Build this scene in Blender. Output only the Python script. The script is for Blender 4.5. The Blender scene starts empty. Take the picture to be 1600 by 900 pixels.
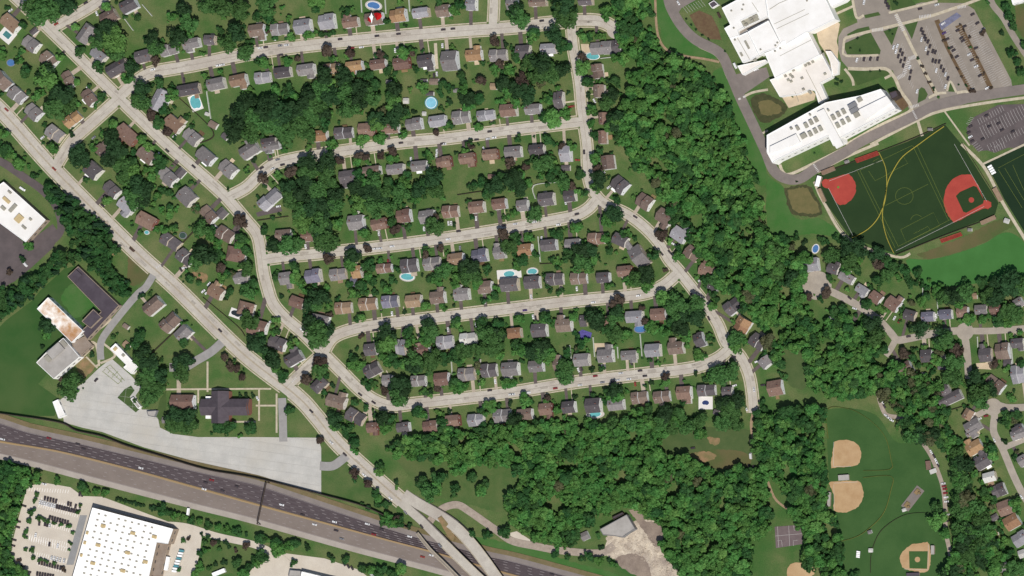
import bpy, math, random
from mathutils import Vector
import numpy as np
random.seed(7)
S = 0.66                     # metres per photo pixel
H = 4000.0                   # the camera is a long way up and well to the east, as the satellite was
CX, CY = 2000.0, -330.0
def G(px, py):               # photo pixel -> point on the ground
    return ((px-800)*S, (450-py)*S)
def P(px, py, z=0.0):        # photo pixel of something z metres up -> where it stands
    x, y = G(px, py); k = z/H
    return (x+(CX-x)*k, y+(CY-y)*k)
def T(t, x, y):              # reading in a four times enlarged quarter -> photo pixel
    return (int(t[0])*400+x/4.0, int(t[1])*225+y/4.0)
ZM = S/4.0
# ---------------------------------------------------------------- houses, row by row
# tile:x y width depth angle colour flags
ROWS = [
("row above top cross street", "above top cross street", "left", """
00:895 352 105 78 -15 d|00:1050 310 112 72 -15 g s|00:1195 272 112 62 -12 g|00:1310 250 72 62 0 d
10:5 190 105 78 -8 b|10:145 182 112 74 -8 g s|10:293 165 112 92 -8 l|10:440 135 112 100 -8 l s|10:590 140 105 64 -8 r v
10:738 118 120 78 -8 b|10:887 97 110 84 -8 o s|10:1030 80 108 62 -8 l|10:1170 67 90 78 -5 b|10:1345 28 66 78 0 l|10:1600 22 70 78 -5 g
20:160 15 118 48 -3 b|20:460 8 92 50 -3 d"""),
("row below top cross street", "below top cross street", "left", """
00:1178 560 152 70 -10 d|00:1350 525 116 74 -12 g|00:1490 502 112 72 -12 t|10:40 485 100 72 -8 l s|10:165 452 110 68 -8 d|10:312 435 114 70 -8 g
10:470 427 105 64 -8 t s|10:614 412 110 60 -8 o|10:763 402 105 62 -8 r|10:910 396 110 76 -8 r|10:1060 380 104 78 -8 d w|10:1212 380 105 130 -5 g|10:1360 345 106 72 -5 o
10:1512 345 112 78 -5 g s|20:70 325 96 88 -4 d|20:228 305 104 66 -4 l w"""),
("row above second cross street", "above second cross street", "left", """
10:80 888 100 50 -8 d|10:395 850 104 70 -5 o|10:545 830 118 74 -5 d s|10:690 810 108 84 -4 r|10:838 805 114 60 -4 r|10:985 775 110 76 -8 g s
10:1135 757 110 70 -8 l|10:1280 732 110 84 -8 g s|10:1435 720 112 64 -8 l s|10:1578 690 110 80 -5 r|20:130 682 104 64 -5 g|20:290 625 68 112 -4 d s"""),
("row below second cross street", "below second cross street", "left", """
11:95 14 118 48 -10 g|11:575 205 116 80 -8 d|11:722 167 118 56 -8 b|11:872 157 114 64 -6 g|11:1020 137 108 64 -6 g w|11:1172 112 104 70 -8 r s|11:1320 90 104 66 -8 r
11:1465 66 102 66 -6 r|21:5 50 112 72 -5 g|21:155 35 100 64 -5 d|21:335 60 70 108 -3 l"""),
("row above third cross street", "above third cross street", "left", """
11:85 345 165 78 -42 l s|11:172 570 105 72 -5 b|11:322 575 78 72 -5 r|11:625 490 104 94 -6 g|11:770 500 104 70 -12 r|11:920 450 100 86 -8 r s|11:1070 455 102 84 -8 g
11:1215 422 102 80 -6 r s|11:1380 395 100 74 -6 r|11:1520 375 92 68 -8 r|21:65 385 74 72 -8 g|21:215 345 104 84 -6 d|21:360 325 78 72 -6 d"""),
("row below third cross street", "below third cross street", "left", """
11:185 840 80 80 -8 g|11:355 825 106 90 -8 p s|11:510 815 104 76 -8 g s|11:630 800 62 82 -6 o|11:800 777 96 60 -6 r s|11:957 760 108 92 -8 d s|11:1100 747 108 84 -8 g s
11:1250 720 104 76 -8 t|11:1395 697 106 86 -8 p s|11:1520 680 74 76 -8 g|21:80 662 98 76 -6 o|21:230 632 104 72 -6 d|21:380 630 102 76 -4 g|21:525 592 100 76 -4 r s|21:675 600 96 72 25 d|21:795 705 92 150 -35 g v"""),
("row above fourth cross street", "above fourth cross street", "left", """
12:545 125 106 76 -5 t s|12:697 100 112 82 -5 t s|12:837 85 104 80 -6 p s|12:985 82 104 80 -6 t|12:1135 60 96 78 -6 b|12:1285 40 100 76 -6 g|11:1432 896 94 80 -6 b|11:1585 880 118 84 -4 d
21:125 865 105 82 -4 d|21:265 845 112 80 -4 d s|21:415 840 106 76 -4 b s|21:570 835 86 66 -4 d|21:705 795 95 68 -6 r"""),
("row below fourth cross street", "below fourth cross street", "left", """
12:715 385 80 76 -6 d|12:908 370 70 102 6 l s|12:1040 387 100 56 -10 r|12:1180 340 106 88 -8 l s|12:1325 317 104 76 -8 w s|22:14 282 92 66 -6 o|22:170 265 102 86 -4 d
22:325 235 104 82 -4 b|22:440 205 46 74 -4 d|22:612 205 72 62 -4 r|22:765 180 114 74 -4 l|22:915 165 102 76 -4 r|22:1170 325 70 96 -20 d s"""),
("row above bottom cross street", "above bottom cross street", "left", """
12:725 510 106 84 -28 d s|12:822 580 68 76 -4 g|12:1015 580 92 70 -6 g s|12:1160 570 96 84 -6 r|12:1315 540 106 86 -6 g s|12:1455 515 100 90 -6 d s|12:1590 507 112 88 -4 g|22:150 490 96 72 -4 g
22:300 480 82 76 -4 b|22:435 450 102 82 -4 g|22:585 425 102 86 -4 g|22:730 420 106 58 -4 g|22:880 390 102 84 -4 l|22:1025 375 102 80 -6 b"""),
("row below bottom cross street", "below bottom cross street", "left", """
12:725 872 72 62 -6 r|12:915 870 92 62 -6 d s|12:1085 865 102 72 -6 r s|12:1230 830 92 72 -6 r|12:1375 825 102 80 -6 l s|12:1540 800 110 92 -6 g s|22:80 790 100 72 -6 b|22:210 757 86 76 -6 r
22:355 745 86 76 -6 d|22:508 735 102 96 -4 d|22:650 730 106 72 -6 g|22:795 685 106 78 -8 b s|22:935 680 106 76 -8 b s|22:1075 655 96 84 -4 r|22:1215 640 116 74 -4 d s|22:1345 650 68 66 -4 d"""),
("row right of connecting street", "right of connecting street", "top", """
20:555 300 150 84 -4 g s|20:650 292 66 92 -4 d s|20:532 445 98 70 82 b s|20:545 570 88 66 88 b|20:572 740 80 56 88 r|20:565 858 90 52 88 r|21:600 115 96 80 82 b
21:672 255 108 96 40 d s w|21:825 360 104 94 32 b s|21:955 455 104 90 30 b|21:1045 567 104 84 35 l|21:1125 685 100 84 38 b s|21:1215 790 96 76 20 r|21:1255 890 70 44 20 d
22:1378 115 112 86 -38 d s|22:1440 230 98 96 -58 o s|22:1535 337 102 88 38 d s|22:1585 463 66 80 50 g|32:45 625 100 100 -10 r"""),
("row right of inner diagonal street", "right of inner diagonal street", "top", """
00:540 212 132 82 -55 g|00:615 345 104 62 40 l|00:735 425 150 80 -30 d|00:1000 625 155 96 -62 l|00:1085 775 120 80 40 t w|00:1195 855 118 84 40 g s|01:1285 77 120 80 40 g w
01:1420 155 118 88 40 g s|01:1560 40 130 80 -32 g"""),
("row left of inner diagonal street", "left of inner diagonal street", "top", """
00:65 145 128 82 40 t|00:190 275 110 80 36 g s|00:305 375 102 84 40 b s|00:425 495 112 66 55 b s|00:555 610 112 74 50 b s w|00:630 40 10 10 0 b|01:915 70 120 80 40 b w
01:1045 205 128 86 40 g s|01:1165 330 112 98 45 g|01:1300 440 120 76 45 b s|01:1405 565 108 86 32 b s|01:1475 690 124 98 10 r h|01:1505 835 92 70 -10 g|12:255 90 96 70 20 r|12:400 200 116 66 12 g h"""),
("row right of main road", "right of main road", "top", """
00:15 505 84 120 -42 b|00:105 595 104 84 42 g s|00:205 700 108 84 42 g s|00:450 745 120 70 -40 o s|00:340 835 110 84 38 g s|00:795 842 150 88 42 r|01:630 40 76 66 42 b|01:580 165 102 94 42 d w
01:695 285 112 80 42 d s|01:790 385 112 78 42 l|01:915 480 128 88 28 r|01:1065 612 130 80 35 d s|01:1155 710 110 84 42 d s|02:1350 25 98 78 30 t|02:1535 130 104 86 15 r h|02:1590 255 90 70 15 r
12:20 243 100 84 15 r|12:130 345 120 82 22 d s|12:235 440 120 74 -30 d|12:395 605 106 70 -45 d h|12:500 710 128 80 15 b|12:620 805 122 84 30 d s"""),
("row at top left corner", "at top left corner", "left", """
00:300 8 90 40 -30 r|00:680 105 110 78 -30 b|00:805 35 112 76 -28 d"""),
("row beside the church drive", "beside the church drive", "left", """
02:958 112 132 80 -40 b|02:1060 215 132 88 -45 b s|02:1145 282 104 80 -45 g|02:1140 712 158 94 0 r"""),
("group along the cul-de-sac lane", "along the cul-de-sac lane", "left", """
31:270 755 100 88 -8 l|31:405 780 76 62 20 d|31:490 835 104 58 30 g|32:588 12 84 52 32 l|32:672 60 80 70 35 r|32:780 100 92 82 35 r|32:520 245 68 60 30 t|32:885 170 78 66 15 d|32:1000 180 84 62 -4 p
32:1110 165 84 62 -4 p|32:1215 150 76 66 -4 r|32:1330 135 82 60 -4 g|32:1420 130 80 42 -4 r|32:1565 92 60 60 -30 g"""),
("group right of the park wood", "right of the park wood", "left", """
32:570 565 100 76 -20 g w|32:990 425 76 82 -4 d|32:860 502 90 76 -30 b|32:1140 690 165 66 -25 d v|32:1110 640 60 80 -30 d|32:1055 685 46 50 -20 b|32:1360 420 84 88 -6 d|32:1465 395 96 110 -6 b s
32:1560 345 84 60 -6 d|32:1562 540 84 122 -8 l s|32:1415 602 132 86 36 b s|32:1250 790 72 60 -60 t|32:1280 865 110 80 -30 g|32:1565 888 80 60 -30 d"""),
("group at lower right corner", "at lower right corner", "top", """
33:1275 0 90 30 -30 g|33:1565 14 100 60 -20 g|33:1290 97 112 80 -30 o|33:1340 187 102 84 -30 d w|33:1590 180 60 70 -30 g|33:1385 282 84 62 -15 w|33:1440 365 96 82 -22 d s|33:1480 475 92 96 -20 r
33:1525 562 104 88 -30 o|33:1575 668 104 88 -30 l s|33:1455 842 56 72 0 g|33:1582 762 44 50 -20 w"""),
]
SHEDS = """00:210 195 52 34 -40 d|00:1330 780 58 44 30 b|00:1292 712 24 22 20 w|00:1294 714 2 2 0 w|00:1405 852 44 40 40 d|10:1048 510 42 34 0 d|10:1112 510 60 40 0 b|10:828 512 34 28 0 g|10:1085 585 50 26 0 d|10:1256 566 50 24 0 g
10:1482 540 40 44 0 t|10:935 630 32 38 0 w|10:1048 710 20 28 0 w|01:1125 180 64 56 -48 d|01:1385 432 62 64 -45 d|11:610 862 42 62 0 p|11:1470 203 44 30 0 r|11:630 430 26 24 0 w|12:1388 458 26 30 0 d|02:785 240 40 28 35 b
02:790 356 48 42 40 t|02:1025 826 26 42 0 g|22:1275 777 34 34 20 d|21:335 150 58 36 0 d|32:405 185 44 34 -30 w|32:584 460 52 40 0 d|32:1090 440 34 60 0 g|32:1085 495 50 34 0 d|32:975 545 30 36 0 g|32:1290 50 34 40 0 t|32:1496 470 52 48 0 d
33:1415 535 50 40 -30 d|33:1425 625 30 44 0 t|23:455 650 52 54 -25 g|33:850 487 26 20 -20 w|33:640 740 24 26 0 w|33:635 625 26 22 -20 g|31:1490 480 32 32 20 w|31:490 110 28 18 -20 g|30:1012 808 30 16 0 g|31:1260 536 26 20 0 g
02:500 300 2 2 0 w"""
# x y rx ry angle kind water deck-half-width deck-half-depth deckcolour words
POOLS = """00:45 218 24 18 40 rect teal 46 42 white|rectangular pool on white deck at left edge of photo
00:1222 642 32 46 -20 kidney aqua 36 50 white|kidney shaped turquoise pool with white rim below dark roofed house
00:68 392 24 20 0 oval blue 28 24 grey|round blue backyard pool near left edge of photo
10:735 35 40 22 10 kidney blue 54 32 pale|kidney shaped blue pool behind house with red tarp
10:1097 643 32 32 0 round ice 40 40 aquarim|round light blue above-ground pool on open lawn
20:495 350 40 20 5 fan aqua 46 24 pale|fan shaped turquoise pool beside beige patio at street corner
11:945 830 40 20 5 oval aqua 50 30 pale|oval turquoise pool with white rim below a dark roofed house
11:1582 812 34 18 -5 oval aqua 76 28 white|oval turquoise pool on wide white terrace with furniture
21:127 797 30 18 -5 kidney aqua 38 26 pale|kidney shaped turquoise pool just right of white pool terrace
22:808 255 40 22 -8 oval blue 46 28 grey|oval blue above-ground pool behind light roofed house
22:520 790 36 16 -4 oval aqua 58 26 pale|long oval turquoise pool at edge of southern wood
22:1210 718 22 16 0 kidney navy 44 40 white|small dark blue pool on bright white square deck
02:1475 160 32 20 20 kidney dark 40 28 white|covered dark pool with white rim beside red hipped roof
31:297 655 18 26 20 oval blue 24 32 pale|small oval blue pool behind cul-de-sac house
01:920 553 14 11 0 round aqua 17 14 pale|tiny turquoise wading pool beside main road drive
01:1145 572 20 18 0 round green 24 22 grey|round dark green trampoline pool behind grey house"""
# ---------------------------------------------------------------- streets (photo pixels)
ROADS = [
("main road", 13.2, 'road', [(-60,122),(0,171),(84,264),(209,390),(275,450),(377,550),(462,617),(495,652),(530,695),(590,750),(628,783)], 1),
("inner diagonal street", 9.8, 'road', [(-10,-35),(30,0),(100,67),(185,152),(255,220),(300,260),(350,305),(385,345),(402,367),(408,395),(412,425),(418,450),(427,475),(447,498),(475,522),(505,552),(535,582),(560,607),(585,625),(613,634),(645,631),(725,622),(800,613),(900,597),(1000,585),(1082,575),(1120,561),(1140,545)], 1),
("top cross street", 10.6, 'road', [(188,150),(215,126),(240,113),(300,102),(400,82),(500,69),(600,59),(700,50),(800,43),(850,37),(907,32),(940,34),(960,44)], 1),
("second cross street", 9.6, 'road', [(357,308),(385,293),(405,274),(430,256),(475,245),(550,234),(625,223),(700,216),(800,203),(910,190)], 1),
("third cross street", 9.6, 'road', [(411,406),(437,402),(500,396),(575,388),(650,379),(725,368),(800,356),(850,347),(895,338),(918,327),(932,312)], 1),
("fourth cross street", 9.8, 'road', [(505,552),(520,528),(550,515),(600,506),(700,494),(800,482),(900,470),(1000,460),(1035,447),(1058,428)], 1),
("connecting street", 9.0, 'road', [(893,36),(896,75),(905,125),(910,175),(917,225),(918,255),(922,287),(935,310),(952,322),(980,335),(1007,355),(1030,380),(1045,405),(1062,425),(1082,450),(1105,480),(1122,507),(1135,537),(1156,556),(1170,585),(1176,620),(1177,645)], 1),
("upper link street", 10.2, 'road', [(187,153),(150,186),(113,220),(88,258)], 1),
("lower link street", 9.4, 'road', [(505,552),(480,574),(457,596),(445,608)], 1),
("north stub street", 8.4, 'road', [(771,-20),(772,5),(770,44)], 1),
("upper left branch", 9.0, 'road', [(84,44),(100,34),(122,22),(150,5),(175,-15)], 1),
("cul-de-sac lane", 7.6, 'lane', [(1284,449),(1312,462),(1340,477),(1370,497),(1392,520),(1402,531),(1420,529),(1460,521),(1500,517),(1507,524),(1511,550),(1514,592)], 0),
("wood lane", 6.5, 'lane', [(1400,530),(1392,545),(1384,556)], 0),
("corner lane", 6.8, 'lane', [(1508,517),(1550,517),(1605,513)], 0),
("lower right lane", 7.4, 'lane', [(1610,636),(1575,637),(1552,632),(1554,650),(1553,675),(1567,702),(1585,745),(1602,778),(1620,800)], 0),
("side lane", 6.0, 'lane', [(1540,642),(1525,650),(1515,654)], 0),
("short branch lane", 6.0, 'lane', [(1566,701),(1580,695),(1602,686)], 0),
("school perimeter road", 10.5, 'asphalt', [(1043,-15),(1045,0),(1050,15),(1065,40),(1087,62),(1125,83),(1140,112),(1155,148),(1170,180),(1185,212),(1197,238),(1209,266),(1228,279),(1250,279),(1275,263),(1320,238),(1350,219),(1425,183),(1462,165),(1525,151),(1605,139)], 0),
("right edge lane", 6.5, 'asphalt3', [(1545,-10),(1552,8),(1568,28),(1585,58),(1605,88)], 0),
("office lane", 8.0, 'asphalt2', [(-10,248),(8,256),(38,277),(66,297),(88,322),(96,350),(92,366),(75,382),(50,405),(20,432),(-10,455)], 0),
("church school drive", 7.4, 'greydrive', [(158,562),(157,545),(160,530),(175,508),(200,477),(217,458),(228,449),(240,430)], 0),
("church side drive", 8.8, 'greydrive', [(347,535),(330,550),(308,563),(290,573),(265,574)], 0),
("church front drive", 8.4, 'greydrive', [(441,622),(442,650),(443,690)], 0),
("lot exit drive", 9.0, 'greydrive', [(500,728),(520,728),(535,718),(542,712)], 0),
("store service lane", 7.0, 'beige', [(250,820),(290,823),(340,838),(400,852),(440,872),(470,900)], 0),
("gravel track", 7.6, 'gravel', [(672,815),(682,802),(697,792),(716,789),(735,800),(775,828),(800,845),(835,853),(875,860),(935,864),(960,852)], 0),
("wood trail", 2.8, 'dirt', [(1177,645),(1174,665),(1178,690),(1190,728)], 0),
("park trail", 2.4, 'dirt', [(1200,752),(1212,780),(1235,798),(1250,806)], 0),
("school footpath", 2.4, 'dirt', [(1024,-5),(1026,40),(1032,65),(1045,80),(1065,87),(1100,92),(1124,97)], 0),
("park gravel lane", 4.4, 'gravel', [(1442,692),(1455,712),(1466,738),(1473,760),(1477,790),(1478,830),(1484,860),(1486,880)], 0),
("park upper lane", 4.4, 'gravel', [(1372,612),(1376,630),(1385,648),(1405,652),(1420,655)], 0),
]
BULBS = [(962,47,9,'road'),(1277,446,15,'lane'),(1508,518,9,'lane'),(1552,636,9,'lane')]
# beige pavements and paths
PATHS = [
("30", 3.0, [(480,240),(600,205),(950,120),(1190,42),(1330,-10)]), ("30", 3.4, [(500,428),(600,432),(735,430),(780,470),(800,500),(830,570),(890,655),(880,700),(700,785),(490,905)]),
("30", 3.0, [(800,85),(840,170),(930,355),(1062,600)]), ("30", 2.6, [(1005,612),(1060,585),(1115,580)]), ("30", 2.8, [(1180,580),(1240,572),(1262,598),(1300,590),(1610,545)]),
("30", 2.8, [(640,905),(950,745),(1100,690),(1350,645),(1610,610)]), ("30", 3.0, [(935,750),(965,850)]), ("30", 1.6, [(1100,690),(1180,800),(1260,910)]), ("30", 2.6, [(480,430),(525,490),(535,535)]),
("30", 2.6, [(730,490),(780,465)]),("30", 2.4, [(690,345),(490,348),(472,300),(480,240)]), ("30", 2.6, [(530,0),(555,110),(600,95)]), ("30", 2.4, [(430,85),(530,40)]), ("30", 2.4, [(755,80),(860,55),(1060,5)]),
("30", 2.4, [(685,780),(700,800)]),("30", 2.2, [(1120,570),(1140,508),(1178,578)]),
("31", 3.0, [(75,130),(95,175),(140,188),(300,115),(560,-15)]), ("31", 3.0, [(310,175),(480,85),(690,-5)]), ("31", 2.6, [(290,235),(345,360),(505,600),(800,705),(890,685)]), ("31", 3.2, [(1210,0),(1340,130),(1420,270),(1470,370),(1610,600)]),
("31", 2.0, [(1345,125),(1610,0)]), ("20", 2.0, [(960,0),(1000,110),(1060,195),(1160,285),(1285,355),(1345,480),(1440,690),(1540,900)]), ("20", 2.4, [(1415,625),(1500,580),(1600,560)]), ("20", 2.0, [(1525,855),(1600,815)]),
("21", 2.0, [(1540,0),(1600,120)]),
("02", 2.6, [(440,500),(585,365)]), ("02", 2.6, [(600,490),(620,480),(600,350),(540,325),(700,195)]), ("02", 2.2, [(630,470),(720,420),(640,340)]), ("02", 1.8, [(1035,634),(1600,630)]), ("02", 1.8, [(1298,460),(1298,650)]), ("02", 1.6, [(1240,630),(1240,720)]),
("02", 1.6, [(540,430),(610,500)]), ("12", 1.8, [(0,735),(135,735)]), ("12", 1.8, [(0,630),(95,630)]), ("12", 1.8, [(130,660),(130,905)]), ("12", 1.6, [(20,630),(20,830)]), ("02", 1.8, [(1460,836),(1600,836)]),
("10", 3.0, [(1122,270),(1132,430)]), ("20", 1.6, [(335,640),(400,632)]),
]
# flat ground sheets: material, tile, polygon
SHEETS = [
('lotconc','F',[(133,596),(155,575),(174,560),(205,587),(221,605),(212,618),(222,640),(244,640),(250,668),(270,678),(310,683),(400,683),(497,684),(502,700),(502,771),(400,744),(337,730),(225,699),(160,675),(128,668),(100,660),(95,624)]),
('grass_dark','02',[(735,685),(780,632),(820,610),(842,640),(812,680),(872,758),(850,778)]),
('grass_dark','02',[(985,760),(1000,700),(1040,640),(1040,850),(1000,830),(970,800)]),
('beige','03',[(172,340),(272,316),(440,345),(515,400),(640,405),(1090,575),(1265,620),(1250,760),(1205,905),(150,905),(70,780),(62,750),(110,560)]),
('greypad','03',[(500,520),(545,520),(460,830),(415,830)]),
('beige','13',[(0,690),(90,745),(200,760),(430,790),(640,860),(700,905),(-60,905),(-20,850),(60,800)]),
('asphalt2','01',[(-10,470),(60,530),(160,625),(330,500),(375,565),(330,650),(200,770),(90,860),(20,895),(-10,905)]),
('asphalt3','30',[(440,230),(470,180),(560,140),(540,60),(520,0),(720,-10),(770,70),(960,15),(1230,20),(1290,60),(1520,500),(1530,560),(1100,690),(920,760),(830,570),(780,440),(500,425),(460,380),(440,310)]),
('asphalt2','30',[(1240,800),(1290,730),(1440,655),(1610,650),(1610,930),(1265,905)]),
('asphalt2','31',[(1250,-30),(1310,45),(1370,40),(1420,55),(1610,-20),(1610,-60)]),
('asphalt','20',[(1380,470),(1590,420),(1610,480),(1420,610),(1390,560)]),
('asphalt','20',[(985,-10),(1010,-10),(1150,0),(1060,50),(1040,80)]),
('grass_dark','30',[(482,270),(640,198),(705,315),(700,340),(495,340),(480,305)]), ('grass_dark','30',[(495,215),(560,180),(630,165),(640,190),(500,230)]),
('grass_dark','30',[(722,195),(815,165),(775,285)]), ('grass_dark','30',[(850,150),(942,122),(900,245)]), ('grass_dark','30',[(508,442),(735,442),(770,460),(560,535)]),
('grass_dark','30',[(945,560),(960,545),(980,555),(1000,590),(985,620),(935,645)]), ('grass_dark','30',[(1120,572),(1140,515),(1170,575)]), ('soil','30',[(1040,130),(1070,120),(1140,320),(1285,575),(1265,595),(1225,520),(1110,300)]),
('soil','30',[(1170,165),(1210,150),(1300,330),(1410,550),(1380,560),(1270,330)]), ('soil','30',[(940,395),(960,385),(1050,570),(1035,585)]), ('paving','30',[(300,190),(420,120),(450,150),(430,260),(440,300),(430,470),(400,470),(380,360),(320,270)]),
('paving','30',[(90,610),(270,560),(300,590),(290,625),(130,675)]), ('grass_dark','30',[(600,95),(690,75),(705,95),(610,115)]), ('grass_dark','30',[(760,0),(900,0),(930,35),(780,75)]),
('bluepaint','30',[(1068,150),(1180,78),(1210,100),(1085,190)]),
('soil','20',[(1110,95),(1170,65),(1250,100),(1290,180),(1310,250),(1240,245),(1160,190)]),
('soil','30',[(795,600),(840,600),(880,660),(830,700),(790,640)]),
('turf','F',[(1284,272),(1417,222),(1477,195),(1502,225),(1560,317),(1555,335),(1400,397),(1330,372),(1290,317),(1280,292)]),
('turf2','31',[(1350,122),(1610,10),(1610,560),(1480,350),(1410,210)]),
('redclay','31',[(335,240),(350,226),(375,222),(500,185),(525,205),(548,250),(550,290),(540,325),(510,360),(480,378),(450,383),(430,368),(378,278),(345,268)]),
('redclay','31',[(1270,190),(1210,192),(1160,215),(1120,265),(1102,320),(1100,370),(1115,425),(1140,470),(1160,490),(1210,470),(1350,402),(1375,408),(1395,392),(1395,365),(1372,352),(1350,348),(1320,270)]),
('turf','31',[(1175,325),(1200,300),(1285,262),(1305,268),(1350,350),(1345,372),(1240,430),(1222,425)]),
('practice','31',[(860,730),(880,716),(1000,722),(1150,692),(1350,622),(1450,562),(1530,560),(1610,640),(1610,835),(1450,850),(1300,872),(1100,895),(1000,892),(930,840),(890,790)]),
('drygrass','31',[(930,690),(1200,590),(1450,470),(1540,500),(1450,560),(1340,622),(1150,690),(1000,720)]),
('brightgrass','31',[(-5,180),(40,230),(100,270),(140,430),(200,470),(340,470),(480,600),(300,560),(50,580),(-10,450)]),
('rimbrown','31',[(102,275),(240,255),(290,310),(340,440),(190,448),(130,405)]), ('basin','31',[(120,290),(232,272),(272,318),(322,425),(195,430),(148,392)]),
('brightgrass','F',[(1016,0),(1040,0),(1048,28),(1066,50),(1090,70),(1122,88),(1110,92),(1070,85),(1040,72),(1032,45)]),
('brightgrass','F',[(1128,105),(1138,125),(1168,190),(1195,245),(1196,290),(1187,290),(1160,225),(1140,160),(1112,120)]),
('parkgrass','F',[(1290,640),(1330,638),(1370,650),(1400,690),(1440,695),(1470,740),(1478,800),(1475,900),(1315,902),(1310,840),(1300,800),(1295,740)]),
('tanclay','33',[(415,62),(450,52),(490,48),(535,60),(565,85),(582,120),(580,170),(560,205),(520,215),(430,222),(395,228),(402,140)]),
('tanclay','33',[(378,318),(400,310),(560,306),(585,335),(597,380),(590,425),(565,465),(525,490),(480,504),(430,500),(408,488),(412,400)]),
('tanclay','33',[(860,730),(900,702),(950,696),(1010,702),(1000,868),(860,858),(835,830),(822,790),(835,755)]),
('parkgrass','33',[(882,745),(1000,745),(995,855),(885,852)]),
('tanclay','33',[(120,900),(122,860),(140,825),(180,816),(260,822),(292,850),(270,905),(120,910)]),
('court','33',[(42,592),(212,580),(218,700),(50,726)]),
('clearing','23',[(545,760),(590,700),(600,640),(760,560),(840,550),(915,565),(955,630),(925,700),(960,790),(1030,860),(1055,910),(850,910),(770,870),(650,800)]),
('graysoil','23',[(640,790),(740,760),(830,790),(870,900),(800,905),(690,850)]), ('graysoil','23',[(730,490),(800,480),(840,560),(930,560),(950,650),(900,720),(840,640),(790,570)]),
('drylawn','23',[(940,110),(980,-20),(1500,-10),(1560,130),(1490,225),(1290,240),(1150,190),(970,165)]),
('drygrass','23',[(1060,140),(1250,110),(1460,130),(1480,210),(1290,230),(1160,185)]),('tanpatch','23',[(1080,150),(1200,120),(1280,150),(1200,190)]), ('tanpatch','23',[(1220,30),(1300,40),(1290,80),(1240,75)]), ('tanpatch','02',[(470,480),(540,430),(590,490),(520,560)]),
('tanpatch','01',[(690,580),(740,600),(740,640),(715,700),(680,660)]), ('tanpatch','01',[(1200,800),(1290,810),(1300,850),(1250,870)]), ('drygrass','01',[(800,700),(850,720),(940,800),(860,880),(800,860)]),
('schoolgrass','F',[(-10,520),(10,500),(50,470),(62,455),(100,420),(120,415),(185,478),(130,512),(90,565),(60,600),(95,625),(85,650),(60,650),(-10,640)]),
('midgrass','F',[(500,772),(503,700),(525,708),(560,740),(620,800),(600,798),(550,785)]), ('midgrass','F',[(600,690),(640,680),(720,700),(800,735),(810,760),(790,800),(740,790),(700,780),(660,770)]),
('brightgrass','F',[(752,858),(740,838),(800,850),(850,862),(900,880),(960,895),(960,905),(880,897),(800,876)]),
('paving','11',[(1508,788),(1610,784),(1610,890),(1512,890)]), ('paving','20',[(430,275),(480,275),(500,330),(450,350),(436,320)]), ('beige','23',[(-10,630),(30,620),(140,690),(150,720),(60,700),(-10,690)]),
('asphalt2','11',[(0,430),(150,380),(165,420),(10,455)]), ('brightgrass','02',[(590,30),(640,60),(620,130),(560,130),(480,190),(420,130),(380,60),(440,-20),(500,0)]),
('lawn','33',[(130,60),(210,40),(220,380),(180,410),(140,250)]),
('drylawn','32',[(60,400),(180,380),(250,430),(240,620),(130,600)]),
('midgrass','03',[(1270,690),(1500,690),(1620,740),(1620,840),(1400,890),(1240,880)]),
('paving','32',[(1300,470),(1400,465),(1395,510),(1310,505)]),('paving','22',[(515,345),(600,345),(640,390),(520,400)]),('rimbrown','F',[(1172,156),(1190,146),(1222,158),(1230,172),(1212,186),(1192,192),(1178,176)]),('basin','F',[(1184,160),(1200,156),(1220,166),(1222,174),(1205,180),(1190,178)]),('drygrass','F',[(1585,-5),(1610,-5),(1610,60),(1590,45)]),
('violetpatio','22',[(415,275),(440,260),(500,280),(490,325),(430,320)]),
]
# open fields where the grass is the subject
HIGH_N  = [(-60,648),(0,661),(42,675),(120,692),(200,711),(300,735),(400,757),(415,762),(525,799),(607,826),(660,842),(720,857),(757,868),(800,877),(875,897),(960,920)]
HIGH_M  = [(-60,677),(0,690),(50,698),(100,707),(200,732),(300,760),(400,788),(500,815),(600,842),(672,861),(740,881),(800,898),(900,925)]
HIGH_S  = [(-60,697),(0,709),(75,727),(150,747),(300,786),(400,811),(550,853),(687,889),(760,912),(850,940)]
WALL_N  = [(-60,638),(0,646),(92,660),(120,673),(160,682),(200,697),(250,712),(325,734),(400,747),(500,772),(560,788),(595,802),(640,826)]
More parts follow.
